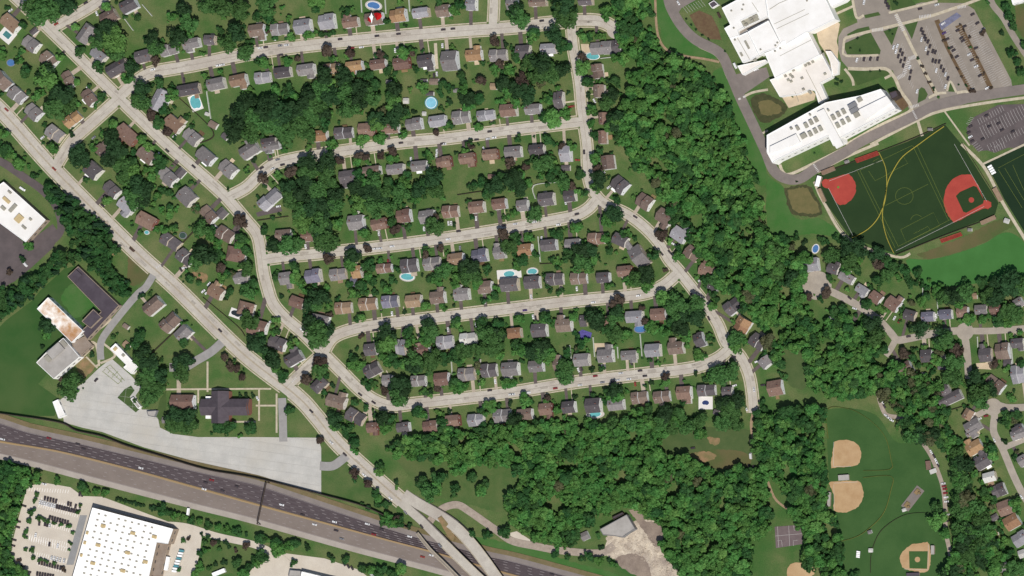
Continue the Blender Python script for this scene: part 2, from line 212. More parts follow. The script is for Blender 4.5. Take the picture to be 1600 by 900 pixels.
# ---------------------------------------------------------------- trees: x y r kind (G mid, D dark, some of them only the shadow side of a lit tree, L light, P purple, C conifer)
TREES = {
'00':"""260 70 90 G 210 40 70 G 320 60 80 G 410 40 70 D 150 155 32 D 470 165 28 L 670 35 35 L 505 330 38 D 660 200 75 D 710 250 85 L 620 260 60 G 720 330 60 G 625 420 42 D 380 365 32 L 310 490 75 L 290 450 60 D 155 450 45 D 490 515 28 L 380 610 85 D 350 680 80 G 430 650 50 G 240 600 40 L 640 615 28 D 605 635 26 D
885 565 62 P 880 640 62 G 820 430 50 D 800 500 45 G 960 250 50 D 975 305 52 G 1110 225 58 D 1115 265 48 G 870 115 30 D 1185 225 25 G 1150 60 50 D 975 385 30 P 1005 515 40 D 1280 470 25 G 1380 455 25 G 1480 200 70 D 1440 270 60 G 1400 40 80 G 1300 50 60 G 1500 60 60 G 1180 140 60 G 1080 110 40 G 1540 330 50 G
1550 640 60 D 1500 700 70 D 1570 720 60 G 1480 820 80 D 1570 830 70 G 1030 680 40 D 940 720 45 P 985 760 40 D 1045 830 35 P 720 780 40 L 640 845 20 L 700 860 50 D 890 880 40 G 20 340 40 G 100 380 20 D 450 840 20 D 30 840 40 G 0 590 25 D 1080 600 46 G 130 330 24 D 1570 560 22 L 1170 735 24 D 470 690 18 D 530 685 18 G""",
'10':"""90 110 45 D 15 110 35 D 80 30 80 G 380 10 50 L 375 60 30 D 220 235 35 L 330 225 35 G 420 215 25 D 475 210 25 D 560 80 20 D 455 320 45 P 265 370 25 P 60 390 45 G 195 385 30 G 935 160 14 D 590 340 35 P 775 340 25 P 810 355 22 D 930 325 45 G 975 330 25 P 1230 295 22 L 1490 260 40 P 1560 275 20 D 1230 60 35 G 1150 15 30 D 1285 30 35 D 1590 90 25 D 1280 475 32 D 1410 500 40 P 1500 440 35 G 1530 400 30 P 1585 440 45 G
430 470 60 D 550 450 50 P 480 510 40 L 560 500 55 D 660 470 30 D 720 470 35 D 830 450 35 D 865 550 50 D 850 610 40 D 860 660 50 L 130 570 45 G 205 560 40 D 330 610 75 D 400 570 70 G 480 600 70 D 560 570 60 G 650 560 65 D 740 540 45 D 720 600 60 G 590 690 75 G 640 640 70 D 750 740 50 D 755 780 50 L 850 740 65 D 900 690 50 P 70 680 85 D 30 760 80 G 160 720 85 D 250 690 75 D 120 800 75 G 250 780 75 G 330 730 70 G 380 660 70 G 430 700 50 P 330 830 60 G 200 860 65 G 430 780 45 D
1040 550 40 L 1155 585 25 D 1160 680 22 G 1210 635 22 D 990 700 18 D 1320 620 50 D 1400 630 45 D 1340 650 45 G 1180 520 30 D 1300 555 35 G 1550 530 50 D 1580 580 45 G 1130 825 25 P 1210 780 25 D 930 845 35 G 780 860 40 G 670 885 40 L 1390 790 35 G 1480 770 18 G 1340 890 20 D 1320 680 30 G 70 200 16 P 205 145 14 D 1230 545 18 D 1200 550 18 D 590 470 30 G""",
'20':"""50 110 65 G 30 60 50 D 330 100 90 G 330 40 80 D 600 85 45 G 140 200 45 D 135 235 40 G 275 215 55 D 325 300 45 D 450 230 35 L 500 215 26 L 540 225 28 G 575 230 22 L 425 205 22 G 200 400 70 D 160 470 60 G 240 460 60 G 320 440 50 P 20 360 40 D 40 560 60 D 110 600 55 D 60 500 45 P 225 620 35 G 100 390 50 G 30 640 40 G 350 580 15 D 260 740 55 L 330 720 40 G 200 740 40 D 450 430 50 L 475 510 45 D 615 600 50 D 600 640 50 G 650 500 35 D 500 690 35 G 640 760 60 D 690 730 50 D 500 780 30 G 515 850 30 D 440 350 30 P 230 870 40 D 480 600 20 D 680 360 35 D 600 505 20 D
1090 120 9 D 1120 155 9 D 1150 185 9 D 1190 220 9 D 1230 245 9 D 1330 320 9 D 1480 260 9 G""",
'30':"""800 20 16 D 760 190 9 D 780 215 8 D 560 240 9 D 515 300 8 D 575 315 8 D 640 445 8 D 700 442 8 D 430 495 14 D 430 525 13 D 460 510 12 D 1490 35 32 D 1515 100 35 D 1540 160 38 D 1465 205 22 D 1530 330 35 D 1560 395 30 D 1590 450 34 D 1595 285 30 D 1375 15 16 G 1200 155 10 P 1225 190 10 P 1262 232 12 P 1345 205 20 P 1265 295 10 G 1310 360 10 P 1350 460 10 P 1395 550 12 P 1100 255 12 P 1130 300 10 D 1150 355 12 P 1185 430 10 P 1210 480 10 P 1240 535 10 D 1280 570 20 P 938 365 12 D 965 415 12 P 985 460 12 P 1010 515 12 P 1035 555 12 D 1065 610 12 G 1190 530 8 D 150 600 10 G""",
'01':"""495 90 65 D 490 40 50 P 330 35 45 G 30 40 45 D 130 120 45 G 60 70 40 G 540 225 25 D 680 360 35 L 730 30 70 D 700 100 60 D 760 120 60 G 840 120 45 D 840 175 50 L 780 210 55 G 860 250 65 D 830 310 55 G 910 290 55 D 860 370 55 G 890 370 50 D 1000 110 45 D 950 210 40 L 960 370 22 L 1060 440 35 L 1030 540 36 G 980 535 26 G 1090 530 24 G 825 500 15 D 590 30 35 G 1265 540 55 G 1280 690 80 D 1230 740 50 G 1350 700 45 D 1510 480 45 P 1510 580 40 D 1545 660 35 D 1390 780 40 P 1540 780 50 G 1400 830 40 G 1545 170 20 D 1590 100 20 D 1195 840 35 D 1060 300 30 D 930 20 30 L 1100 260 20 G 1425 280 10 D 1590 880 40 D 1500 640 35 G 180 640 30 G 140 720 22 D 60 800 24 P 540 230 16 L 490 375 20 D 990 320 30 G 220 200 24 D 330 270 34 L""",
'11':"""330 110 65 P 330 180 60 G 440 110 60 P 440 180 60 G 215 170 48 P 50 215 35 P 140 195 30 L 520 110 35 P 330 25 25 L 480 15 40 G 640 70 35 P 690 85 30 P 640 115 35 G 780 70 25 P 850 50 35 P 850 95 35 G 1095 85 25 G 200 270 55 D 230 340 65 G 310 260 60 D 370 290 60 G 420 200 45 G 290 320 60 D 280 420 65 G 350 400 60 D 430 400 60 D 500 320 60 D 490 390 60 G 470 260 50 G 410 470 60 G 300 500 60 L 380 540 55 G 440 520 50 D 515 495 45 L 440 620 75 G 410 590 50 D 200 640 65 G 110 640 50 D 250 620 50 G 50 540 35 D 660 360 55 L 640 280 55 D 720 310 60 D 750 240 50 G 800 300 50 G 740 400 70 G 830 400 50 G 790 350 50 D 660 250 45 G 650 200 40 D 740 190 40 D 900 310 60 G 940 240 45 G 950 190 35 D 880 280 45 D 1020 300 50 D 1060 260 45 D 1120 220 60 D 1130 280 55 G 840 240 45 D
850 490 35 D 870 530 40 P 690 560 45 G 950 530 22 G 1115 510 60 G 1110 460 35 P 1240 505 16 D 1555 460 20 G 1430 240 40 D 1490 260 55 D 1540 200 40 D 1450 300 40 D 1590 240 50 D 1590 120 35 P 1300 50 25 G 1345 20 25 P 1250 55 15 D 460 715 35 P 600 700 50 D 600 750 45 G 240 770 40 D 240 830 45 L 125 830 30 D 700 650 30 P 700 770 40 D 700 820 40 G 780 730 25 G 850 850 25 D 1065 690 30 P 1060 660 25 D 1160 650 30 P 1540 570 45 P 1580 640 50 G 1180 780 50 G 1150 820 40 D 1330 770 60 D 1340 830 60 G 1260 830 40 G 1130 860 40 G 1380 870 45 G 660 880 40 D 1040 820 12 D 290 880 30 G 1250 780 30 G 990 390 16 D 1550 280 16 D""",
'21':"""380 20 30 G 310 20 30 P 530 90 40 G 540 230 55 D 530 270 45 G 545 165 35 P 265 160 35 D 200 120 60 G 150 90 30 D 90 150 30 P 30 220 55 D 50 280 50 D 60 200 45 G 330 230 50 G 250 205 40 D 370 255 35 P 425 185 35 D 310 260 40 G 175 210 20 D 460 310 30 D 770 140 35 D 655 355 30 D 640 440 55 D 610 480 45 G 660 430 40 P 545 450 15 D 410 530 45 G 300 560 30 D 140 440 50 G 20 430 30 G 115 580 35 G 245 560 18 L 30 590 35 D 590 600 35 G 700 570 30 D 940 565 40 P 895 700 45 D 1040 710 40 G 1110 590 35 D 1170 690 45 D 1230 840 40 D 1240 750 30 G 1290 860 50 G 420 690 60 D 480 670 50 D 360 700 45 D 430 740 60 G 520 720 35 L 60 730 45 D 40 760 40 G 840 820 55 D 780 840 50 G 850 880 45 G 740 860 40 G 630 880 20 D 1000 430 40 D 1020 480 40 D 150 690 25 D 960 790 18 P""",
'31':"""30 650 60 G 60 780 70 G 150 840 60 D 100 600 40 D 230 615 22 D 360 615 25 D 400 700 50 G 520 650 60 D 570 670 60 D 520 740 70 G 680 690 50 D 690 760 45 P 740 740 40 D 790 760 45 D 850 790 45 D 690 850 45 D 750 820 50 G 880 850 30 D 1360 860 25 D 1520 870 80 D 1590 890 60 G 1440 880 50 D 430 590 26 D 470 610 26 D 180 580 26 D 290 55 7 D 180 235 8 D 500 805 30 G""",
'02':"""290 240 50 D 300 280 45 G 265 365 18 D 450 590 65 G 440 640 60 G 480 560 50 D 575 415 20 D 710 310 22 G 870 300 45 D 860 350 45 D 900 400 50 D 880 440 50 G 940 470 55 D 930 540 60 G 1000 550 55 P 900 580 55 G 990 620 50 G 920 640 50 G 930 690 60 G 1140 465 60 P 1140 530 65 G 1160 340 35 D 1410 430 28 P 1440 490 30 P 1485 505 30 P 1520 560 28 P 1085 800 55 D 1170 800 55 D 1090 850 55 G 1170 860 55 G 1360 870 45 D 1430 880 45 D 1560 880 45 D 1590 340 55 D 1550 20 50 G 1560 200 60 G 885 50 22 D 940 35 18 G 1105 150 14 D 380 570 15 P 1500 672 16 D 1540 672 16 D 1580 672 16 D 1210 460 16 D 1410 70 14 D""",
'12':"""390 290 90 G 350 230 60 D 430 280 60 D 460 165 22 P 400 50 60 D 370 90 50 G 330 110 50 D 330 20 40 G 160 50 20 D 30 310 40 D 20 370 55 D 110 450 60 D 160 550 40 D 120 490 45 G 215 320 22 D 400 470 45 P 400 520 50 G 130 200 25 L 110 280 25 G 310 580 45 P 480 610 20 D 430 650 25 D 220 360 25 G 610 440 38 D 610 490 40 G 660 300 20 P 820 280 65 D 830 340 60 L 800 370 50 G 960 285 40 D 960 350 35 G 1080 240 50 D 1090 290 55 G 1060 320 45 G 1260 210 40 D 1260 230 35 G 1410 220 45 D 1430 290 60 G 1520 230 40 D 1510 320 65 G 1520 290 50 D 1490 380 50 G 1390 390 50 G 1300 390 50 G 1110 440 55 G 1000 450 60 G 1000 490 55 D 1090 490 50 G 880 470 40 D 1180 440 45 D 1250 430 45 D 820 470 40 G 740 600 22 G 700 620 28 D 900 610 65 D 890 690 60 G 920 650 50 D
800 640 30 P 1090 650 22 D 1090 670 22 L 1250 590 45 D 1260 630 45 G 1310 610 30 G 1135 625 25 P 1420 590 35 L 1570 590 45 G 1010 770 45 D 1040 790 40 G 620 710 30 D 690 750 25 D 800 820 50 D 840 820 45 D 820 870 45 G 490 830 50 D 500 870 45 G 580 880 40 D 1170 830 45 D 1210 770 18 D 1130 770 22 L 1460 740 40 G 1590 720 20 D 1180 880 45 D 1430 880 35 D 1500 880 30 D 1590 850 30 D 670 182 34 L 930 150 18 D 1060 110 35 G 1170 105 25 D 1240 110 15 D 1500 45 35 D 830 10 30 G 210 770 30 D 700 30 25 G 610 30 40 G""",
'22':"""220 180 40 D 210 200 35 G 50 190 35 G 380 180 35 G 510 180 55 D 540 220 50 D 550 140 18 L 660 90 45 P 660 150 50 D 650 190 50 G 600 270 45 D 640 290 50 G 720 290 40 G 830 215 30 P 815 130 25 P 950 60 50 L 1040 90 60 G 1010 140 60 G 1140 110 60 G 1150 170 60 D 1080 170 50 D 1000 210 45 D 960 280 45 G 870 250 40 G 890 270 40 G 1050 250 50 D 1080 300 40 G 1180 420 40 G 1225 320 20 G 1100 360 25 G 190 370 50 D 190 420 50 G 130 410 50 D 240 420 45 G 40 360 40 D 60 400 45 G 430 335 25 D 330 500 50 G 330 560 55 G 500 510 22 D 10 600 35 G 90 690 35 G 90 720 35 L 220 690 25 P 290 770 35 L 650 650 50 D 650 680 45 G 600 650 35 D 580 665 12 L 450 695 12 L 960 550 28 P 960 590 28 G 870 590 20 D 395 680 18 D 1150 535 18 D 1290 540 60 G 1380 520 55 G 1340 560 55 G 1240 540 35 G 1400 700 50 D 1330 720 50 D 1370 770 60 G 1440 720 40 D 1320 840 55 G 1390 850 50 G 1400 320 50 G 1410 370 45 G 1250 110 35 G 1260 40 35 D 1540 800 40 D 1580 760 30 D 1560 870 45 G 1590 820 40 G
850 760 45 D 800 780 45 G 740 850 55 G 640 850 50 G 570 880 45 G 970 790 55 D 1050 800 50 G 930 860 55 G 850 850 55 G 1010 860 55 G 1100 870 55 G 1180 830 50 G 480 850 40 G 380 850 40 G 160 850 40 D 220 860 40 G 20 830 50 D 30 870 40 G 260 840 35 G 90 870 40 G""",
'32':"""410 150 45 D 480 140 45 D 610 100 45 D 360 30 40 P 260 50 30 P 700 130 28 L 660 240 60 D 680 300 70 G 600 250 35 G 550 300 40 D 950 250 55 D 970 90 40 G 880 240 15 D 860 410 40 P 910 430 35 D 1100 290 55 P 1120 330 60 G 1060 360 40 G 1190 400 45 P 1160 470 60 G 1160 560 60 G 1050 450 35 L 1320 650 75 G 1300 580 60 D 1380 640 55 D 1330 720 55 G 1520 300 20 L 1420 480 35 P 1490 790 30 D 1560 790 30 D 1530 800 30 D 1450 830 22 D 1120 810 28 D 1240 745 20 D 1530 690 30 L 1430 60 60 D 1380 50 55 G 1500 140 50 G 1250 190 45 G 1350 200 40 G 1560 170 50 G 1100 60 55 G 1160 50 55 D 1240 30 55 G 1200 90 40 G 1050 20 40 G 1590 480 35 D 1070 620 45 G 960 620 50 G 90 470 36 D 40 440 36 D 110 560 20 G 1580 280 26 G 1440 200 40 D 1500 220 36 G""",
'33':"""1060 465 40 D 1055 560 50 L 1100 540 45 L 1100 640 45 G 1150 870 65 D 1350 370 30 D 1550 440 40 G 1410 100 40 D 1410 140 40 L 1190 50 35 D 1230 220 60 D 1550 165 25 D 1480 60 20 D 1240 350 50 D 1220 420 60 G 1300 470 60 G 1200 500 60 G 1340 540 60 G 1200 600 60 G 1280 620 60 D 1360 620 60 G 1230 690 60 D 1330 700 60 G 1400 700 50 D 1260 790 55 G 1350 800 55 D 1550 850 55 G 1500 770 45 D 1210 300 60 G 1190 240 50 G 1190 190 50 D 1180 130 50 G 1080 60 50 D 900 30 60 G 960 20 60 D 1030 20 60 D 550 890 30 D 460 880 30 D 1450 700 24 D 1380 800 40 G 1200 830 50 G""",
'03':"""360 305 25 G 510 345 35 D 540 370 30 G 600 370 28 G 660 385 28 G 230 275 35 D 735 420 15 D 757 426 15 D 780 432 15 D 803 438 15 D 826 446 15 D 850 450 15 D 875 456 15 D 900 458 12 D 950 475 22 D 980 480 20 D 1015 485 35 D 1060 510 30 D 1100 520 30 G 1150 540 28 G 1200 550 28 D 1250 565 28 G 1300 580 28 D 1360 595 30 G 1420 610 28 G 1480 625 30 D 1540 640 15 D 1300 650 20 D 1280 690 22 G 1330 690 25 P 1370 685 20 D 1410 690 20 D 1290 740 25 G 1370 730 20 G 1430 715 15 D 1255 760 25 D 1250 840 30 G 1540 715 25 P 1475 740 16 P 1350 825 20 D 1400 815 22 D 1310 850 20 G 1490 820 40 D 1560 850 30 D 1590 790 25 D 1520 880 40 G 1220 880 30 G 1180 665 15 P 1145 680 20 G 1260 640 14 D
230 390 18 G 218 430 18 G 200 500 25 D 185 555 22 G 240 540 22 G 165 620 18 G 158 655 18 G 160 735 16 G 200 740 22 G 210 790 20 G 500 460 15 G 490 500 16 G 440 590 18 G 455 630 15 G 440 695 15 G 430 735 12 G 400 860 18 P 120 800 14 P 1120 860 16 G 270 545 18 G 300 560 16 G 340 570 16 G 380 580 16 G 420 590 16 G 250 800 16 G 290 808 16 G 340 820 16 G""",
'13':"""620 80 42 D 620 120 25 G 775 215 30 D 770 255 28 L 880 310 20 D 880 345 18 L 620 260 32 P 700 330 35 P 750 380 28 D 760 420 30 G 820 450 28 D 880 540 30 P 400 50 30 P 560 20 35 D 960 590 20 D 1050 320 50 D 1150 290 50 D 1080 380 60 G 1140 350 50 G 1250 360 35 D 1235 400 20 G 1360 290 40 D 1430 330 35 D 1420 370 45 G 1590 410 50 D 1590 460 40 G 30 660 40 D 60 680 30 G 140 690 45 D 150 730 50 G 250 690 35 D 200 720 40 G 320 720 22 D 40 780 50 D 20 810 40 G 235 820 25 D 465 775 20 D 480 800 20 G 570 800 30 D 670 850 35 D 720 870 35 G 780 870 40 D 860 885 35 D 920 860 50 L 1560 620 40 D 1350 640 30 D 1450 640 30 D 860 570 40 G 820 540 35 G 900 560 35 D 700 470 22 D 1240 550 10 D""",
'23':"""270 760 30 D 350 780 26 D 440 790 24 D 500 790 30 D 550 800 30 G 610 800 20 D 560 725 20 D 380 680 40 D 400 640 40 D 540 650 20 G 480 770 30 D 1180 10 45 G 640 830 26 G""",
}
# dense woods that read as one mass: name, polygon, radius range, mix of kinds
WOODS = [
("stream_wood", "dense green wood in a long strip between the streets and school", (3.6,6.6), "GGGGLLDD", [[(962,-4),(1014,-4),(1020,30),(1022,58),(1036,86),(1075,92),(1103,106),(1113,130),(1138,152),(1148,190),(1160,225),(1176,265),(1188,290),(1190,325),(1196,358),(1215,372),(1250,388),(1262,405),(1255,440),(1250,465),(1265,490),(1284,520),(1290,560),(1284,596),(1300,615),(1262,612),(1262,570),(1255,545),(1228,540),(1215,560),(1205,548),(1197,522),(1175,494),(1150,464),(1124,449),(1120,430),(1117,405),(1094,386),(1076,354),(1053,330),(1046,312),(1026,293),(1012,275),(990,250),(972,225),(955,200),(968,168),(988,150),(986,112),(965,92),(976,80),(968,50)],
   [(1290,505),(1320,495),(1350,520),(1384,548),(1370,575),(1380,605),(1340,622),(1300,620),(1285,600),(1298,560)]]),
("southern_wood", "dense green wood below the bottom row of houses and around the grey shed", (3.4,6.2), "GGGGGLD", [[(600,700),(650,684),(700,672),(800,668),(870,664),(960,666),(1030,655),(1070,658),(1040,678),(1025,695),(1040,713),(1087,722),(1115,737),(1100,752),(1060,768),(1100,760),(1150,732),(1190,737),(1200,775),(1199,830),(1176,850),(1170,902),(1068,902),(1064,893),(1052,875),(1034,853),(1047,835),(1035,822),(1012,806),(990,788),(960,795),(938,812),(905,825),(886,853),(837,845),(800,815),(796,775),(815,755),(812,720),(790,725),(740,722),(715,748),(700,720),(640,715)]]),
("park_wood", "wood between the basketball court trail and the ball fields", (3.2,6.0), "GGGDDL", [[(1188,660),(1235,640),(1290,640),(1286,700),(1292,740),(1290,790),(1308,812),(1315,860),(1316,902),(1280,902),(1262,870),(1255,822),(1242,790),(1222,762),(1238,700),(1255,690),(1250,680),(1235,690),(1238,745),(1222,765),(1205,745),(1190,730),(1182,690)]]),
("ballfield_wood", "leafy wood between ball fields and the lower right houses", (3.4,6.2), "GGGDDLP", [[(1380,560),(1420,578),(1455,595),(1480,640),(1482,672),(1500,692),(1508,760),(1530,790),(1555,830),(1572,872),(1560,902),(1475,902),(1490,860),(1500,820),(1500,790),(1496,740),(1480,705),(1452,684),(1400,668),(1420,655),(1400,640),(1384,622),(1372,600)]]),
("conifer_belt", "dark green conifer belt between white office building and main road", (3.0,5.0), "DDDC", [[(76,288),(100,302),(140,335),(172,362),(190,395),(176,395),(170,420),(200,442),(205,460),(175,458),(152,428),(133,405),(102,412),(62,447),(32,470),(2,500),(-6,505),(-6,480),(40,440),(80,408),(104,386),(106,360),(90,326)], [(-6,450),(62,450),(40,470),(-6,502)]]),
("highway_wood", "dark green wood at lower left edge beside the store car park", (3.2,5.4), "GGDD", [[(-6,721),(15,724),(45,736),(66,743),(62,752),(40,762),(25,805),(14,850),(20,875),(44,903),(-6,903)]]),
]
CARS_STREET = {
'00':"65 65 w -35 475 50 d -30 535 18 d -30 350 150 r -30 605 85 w 70 955 435 w -15 1363 410 w -10 1390 405 w -10 1547 375 w -10 1150 500 d 85 265 860 w -40 550 540 w -45 585 860 g -40 40 685 r 42 1090 850 w -40",
'10':"25 300 w -8 60 295 d -8 150 285 g -8 190 282 w -8 35 360 w -8 155 343 d -8 525 245 d -8 755 225 d -8 890 212 d -8 600 300 r -8 658 295 w -8 1170 185 d -6 1230 180 d -6 118 240 w 88 870 315 w 88 1165 285 w 88 1257 75 d 88 1130 462 w 85 1112 470 d 85 1460 822 d -8 1310 882 d -8 1378 873 d -8 1450 868 w -8 1487 860 w -8 905 893 d -8 1165 898 d -8",
'20':"185 130 d -8 1040 18 w 60 1395 410 v 65 1525 435 w -20 1295 95 b 65 515 630 w 60 345 670 r -8 375 665 r -8",
'01':"337 155 r 42 1045 40 d 42 1210 140 d 42 640 385 d 42 825 658 b 42 1305 875 w -50 1055 585 w 30 1150 775 w -10 1130 785 d 60 1350 515 w 40 140 280 v 35 157 750 v 50 985 62 w -40",
'11':"35 150 d -35 105 155 w -25 135 97 g -15 165 130 d -15 968 95 w 88 1130 45 w 88 1128 75 w 88 1425 30 w 60 1175 0 w -6 742 655 w -8 774 652 w -8 850 640 w -8 1200 595 w -8 1265 545 d -8 768 560 w 88 1050 530 w 88 1203 495 w 85 1220 495 w 85 1375 465 w 88 1550 508 d -8 140 390 w -10 825 735 r 85 1275 650 g 88 310 640 w 80",
'21':"20 500 w -8 140 487 w -8 290 505 w -8 405 438 d -15 450 50 d 88 408 100 r 5 335 365 w 80 570 172 w 40 605 270 w -40 185 590 w 88 1010 625 w 28 1175 850 w -40 935 685 d 50 985 675 d 50 770 455 d 32",
'02':"600 575 d -45 1270 20 w -40 1292 30 w -40 1070 490 d 70 1375 265 d 45",
'12':"285 260 w 45 740 265 d -10 650 665 d 40 735 715 d 35 1200 260 w 85 1375 230 w 85 850 160 w 85 1430 85 w 85 1410 760 w 85 1495 585 w 85 1460 640 d -8 1592 665 w -8 805 805 w 60 90 210 w -40 10 690 w 60 1060 600 w 80 345 770 d 42",
'22':"120 55 w 80 80 140 p -6 508 90 w -6 790 48 w -8 405 5 w 85 132 180 w 80 147 187 d 80 415 512 w 70 435 505 d 70 520 550 r -8 565 590 g -8 680 533 w -8 662 577 w -8 632 583 d -8 730 570 w -8 800 517 d -8 830 550 d -8 425 607 w -8 270 627 r -8 98 655 v -8 5 665 w -8 548 492 d 85 564 492 w 85 580 492 g 85 490 660 d 80 1530 460 w -20 1567 607 d -8 1513 635 w 85 1385 430 d 10 1230 190 d 65 1125 45 d 60 1465 755 w 70 1400 790 w -30 1390 610 w -20 770 600 r 85 745 470 d 60",
'32':"510 62 d 40 540 128 w 20 700 205 w 40 790 188 w -60 820 207 r -60 878 303 d -10 748 390 w -60 1322 818 w -25 1362 800 r -10 706 672 d 60 712 692 w 60 716 712 w 60 726 738 d 60 738 796 w 30 756 812 w 30 772 826 w 30 787 720 w 10 1065 160 w 80 1050 175 w 80",
'33':"1020 125 w 60 1036 148 d 60 1050 178 w 60 1056 192 w 60 1062 206 d 60 1095 322 w -5 1100 340 r -5 1105 357 r -5 1108 382 r -5 1112 408 w -5 1115 435 w -5 1120 512 w 20 1115 555 d 20 1330 120 w -30 1295 160 w -30 1585 405 w 55 1415 50 w 65 1420 290 w -20",
'23':"1490 60 d 85 1492 150 v 85 1480 215 d 80 1510 222 d 80 1130 100 d -10",
'13':"470 65 w 42 555 140 d 42 675 268 w 42 840 415 w 42 550 825 d 60 576 840 d 60 600 850 d 60 725 893 w 20",
}
CARS_HIGHWAY = {'03':"15 45 w 305 38 r 485 75 d 520 105 d 880 225 w 1285 315 d 1322 300 r 1275 357 w 1390 367 d 1480 340 d", '13':"160 455 w 290 517 d 490 562 w 695 575 w 785 608 d 735 640 r 365 578 w 500 615 d 535 667 g 960 653 w 1040 780 r 1095 770 w", '23':"250 888 d"}
CARS_BRIDGE = "935 503 g 1035 590 d 1150 710 g"
def line(n, x0, y0, x1, y1): return [(x0+(x1-x0)*i/max(1, n-1), y0+(y1-y0)*i/max(1, n-1)) for i in range(n)]
STORE_ROWS = [   # phrase, tile, angle, colours, spots
("topmost dark row of store car park", 100, "ddddd", line(5,280,414,350,432)), ("second row of store car park", 100, "wwwwwwwdddddddddd", line(17,250,440,490,500)),
("short upper right row of store car park", 100, "dddd", [(425,448),(441,453),(472,464),(500,462)]), ("third row of store car park", 100, "dddddddd", line(8,310,534,422,566)),
("fourth row of store car park", 100, "dddw", [(245,572),(280,575),(295,580),(311,583)]), ("middle of store car park", 100, "wdw", [(222,645),(308,702),(360,712)]),
("white row of store car park", 100, "wwwww", [(322,788),(340,792),(358,796),(376,801),(400,805)]), ("long dark row of store car park", 100, "dbdddddddd", line(10,245,815,392,853)),
("lowest row of store car park", 100, "ddddddd", line(7,232,886,330,903)), ("left edge of store car park", 15, "ddddddddw", [(150,462),(115,560),(110,595),(88,675),(80,710),(120,800),(140,838),(180,875),(275,325)]),
("top right corner of store car park", 100, "dd", [(497,388),(513,391)])]
SCHOOL_ROWS = [("left row of school car park", "wwwddddddwddw", [(785,295),(808,288),(800,322),(828,315),(840,337),(815,352),(855,370),(830,382),(845,410),(885,420),(893,448),(886,488),(932,570)]),
("second row of school car park", "dddwdddwddd", [(958,185),(968,205),(978,228),(960,247),(985,245),(1000,260),(1012,290),(988,305),(1030,320),(1046,326),(1000,332)]),
("lower second row of school car park", "dddddwwdw", [(1030,378),(1048,384),(1070,385),(1082,418),(1097,440),(1052,440),(1110,465),(1125,490),(1110,540)]),
("third row of school car park", "pddddw", [(1100,207),(1120,245),(1145,298),(1160,315),(1180,355),(1095,147)]), ("fourth row of school car park", "ddddwdwdwd", [(1185,190),(1228,165),(1208,238),(1218,255),(1258,340),(1275,375),(1300,415),(1325,472),(1370,550),(1300,300)]),
("right edge of school car park", "ddg", [(1278,90),(1308,145),(1345,182)]), ("drop-off lane of school", "dddw", [(640,367),(685,367),(600,370),(555,375)]), ("small top lot of school", "wddd", [(600,15),(735,10),(745,30),(755,46)]),
("student car park at right edge", "ddwddddddd", [(1265,790),(1254,828),(1264,855),(1276,882),(1365,722),(1382,790),(1462,812),(1342,868),(1440,772),(1530,822)]), ("school access road", "dw", [(950,55),(1055,30)])]
FENCES = [("00","w",[(1290,570),(1316,742)]),("00","d",[(1060,560),(1330,820),(1250,895)]),("10","w",[(656,0),(660,76)]),("10","w",[(806,0),(811,85)]),("10","w",[(955,0),(960,72)]),("21","w",[(280,240),(135,260),(145,340)]),("21","w",[(162,580),(176,735)]),("21","d",[(176,750),(330,742)]),
("22","w",[(800,290),(812,430)]),("22","w",[(506,310),(516,430)]),("22","w",[(658,370),(663,440)]),("22","w",[(360,360),(370,442)]),("12","w",[(1220,458),(1226,540)]),("12","w",[(1368,445),(1376,540)]),("32","w",[(966,0),(968,62)]),("32","w",[(1055,60),(1061,130)]),("32","w",[(1308,306),(1311,372)]),("32","w",[(1520,360),(1530,475)]),
("20","w",[(555,365),(682,350)]),("02","d",[(1270,60),(1480,235),(1530,300)]),("11","d",[(1260,318),(1405,296)]),("11","d",[(10,478),(200,452)]),("33","d",[(1265,272),(1360,232)]),("02","d",[(945,410),(1140,225)]),("00","d",[(150,640),(260,560)]),("01","d",[(1120,640),(1210,545)]),("00","w",[(780,120),(830,188)]),("00","w",[(890,30),(950,100)]),("32","d",[(1150,760),(1260,728)]),("01","d",[(1010,60),(1130,150)])]
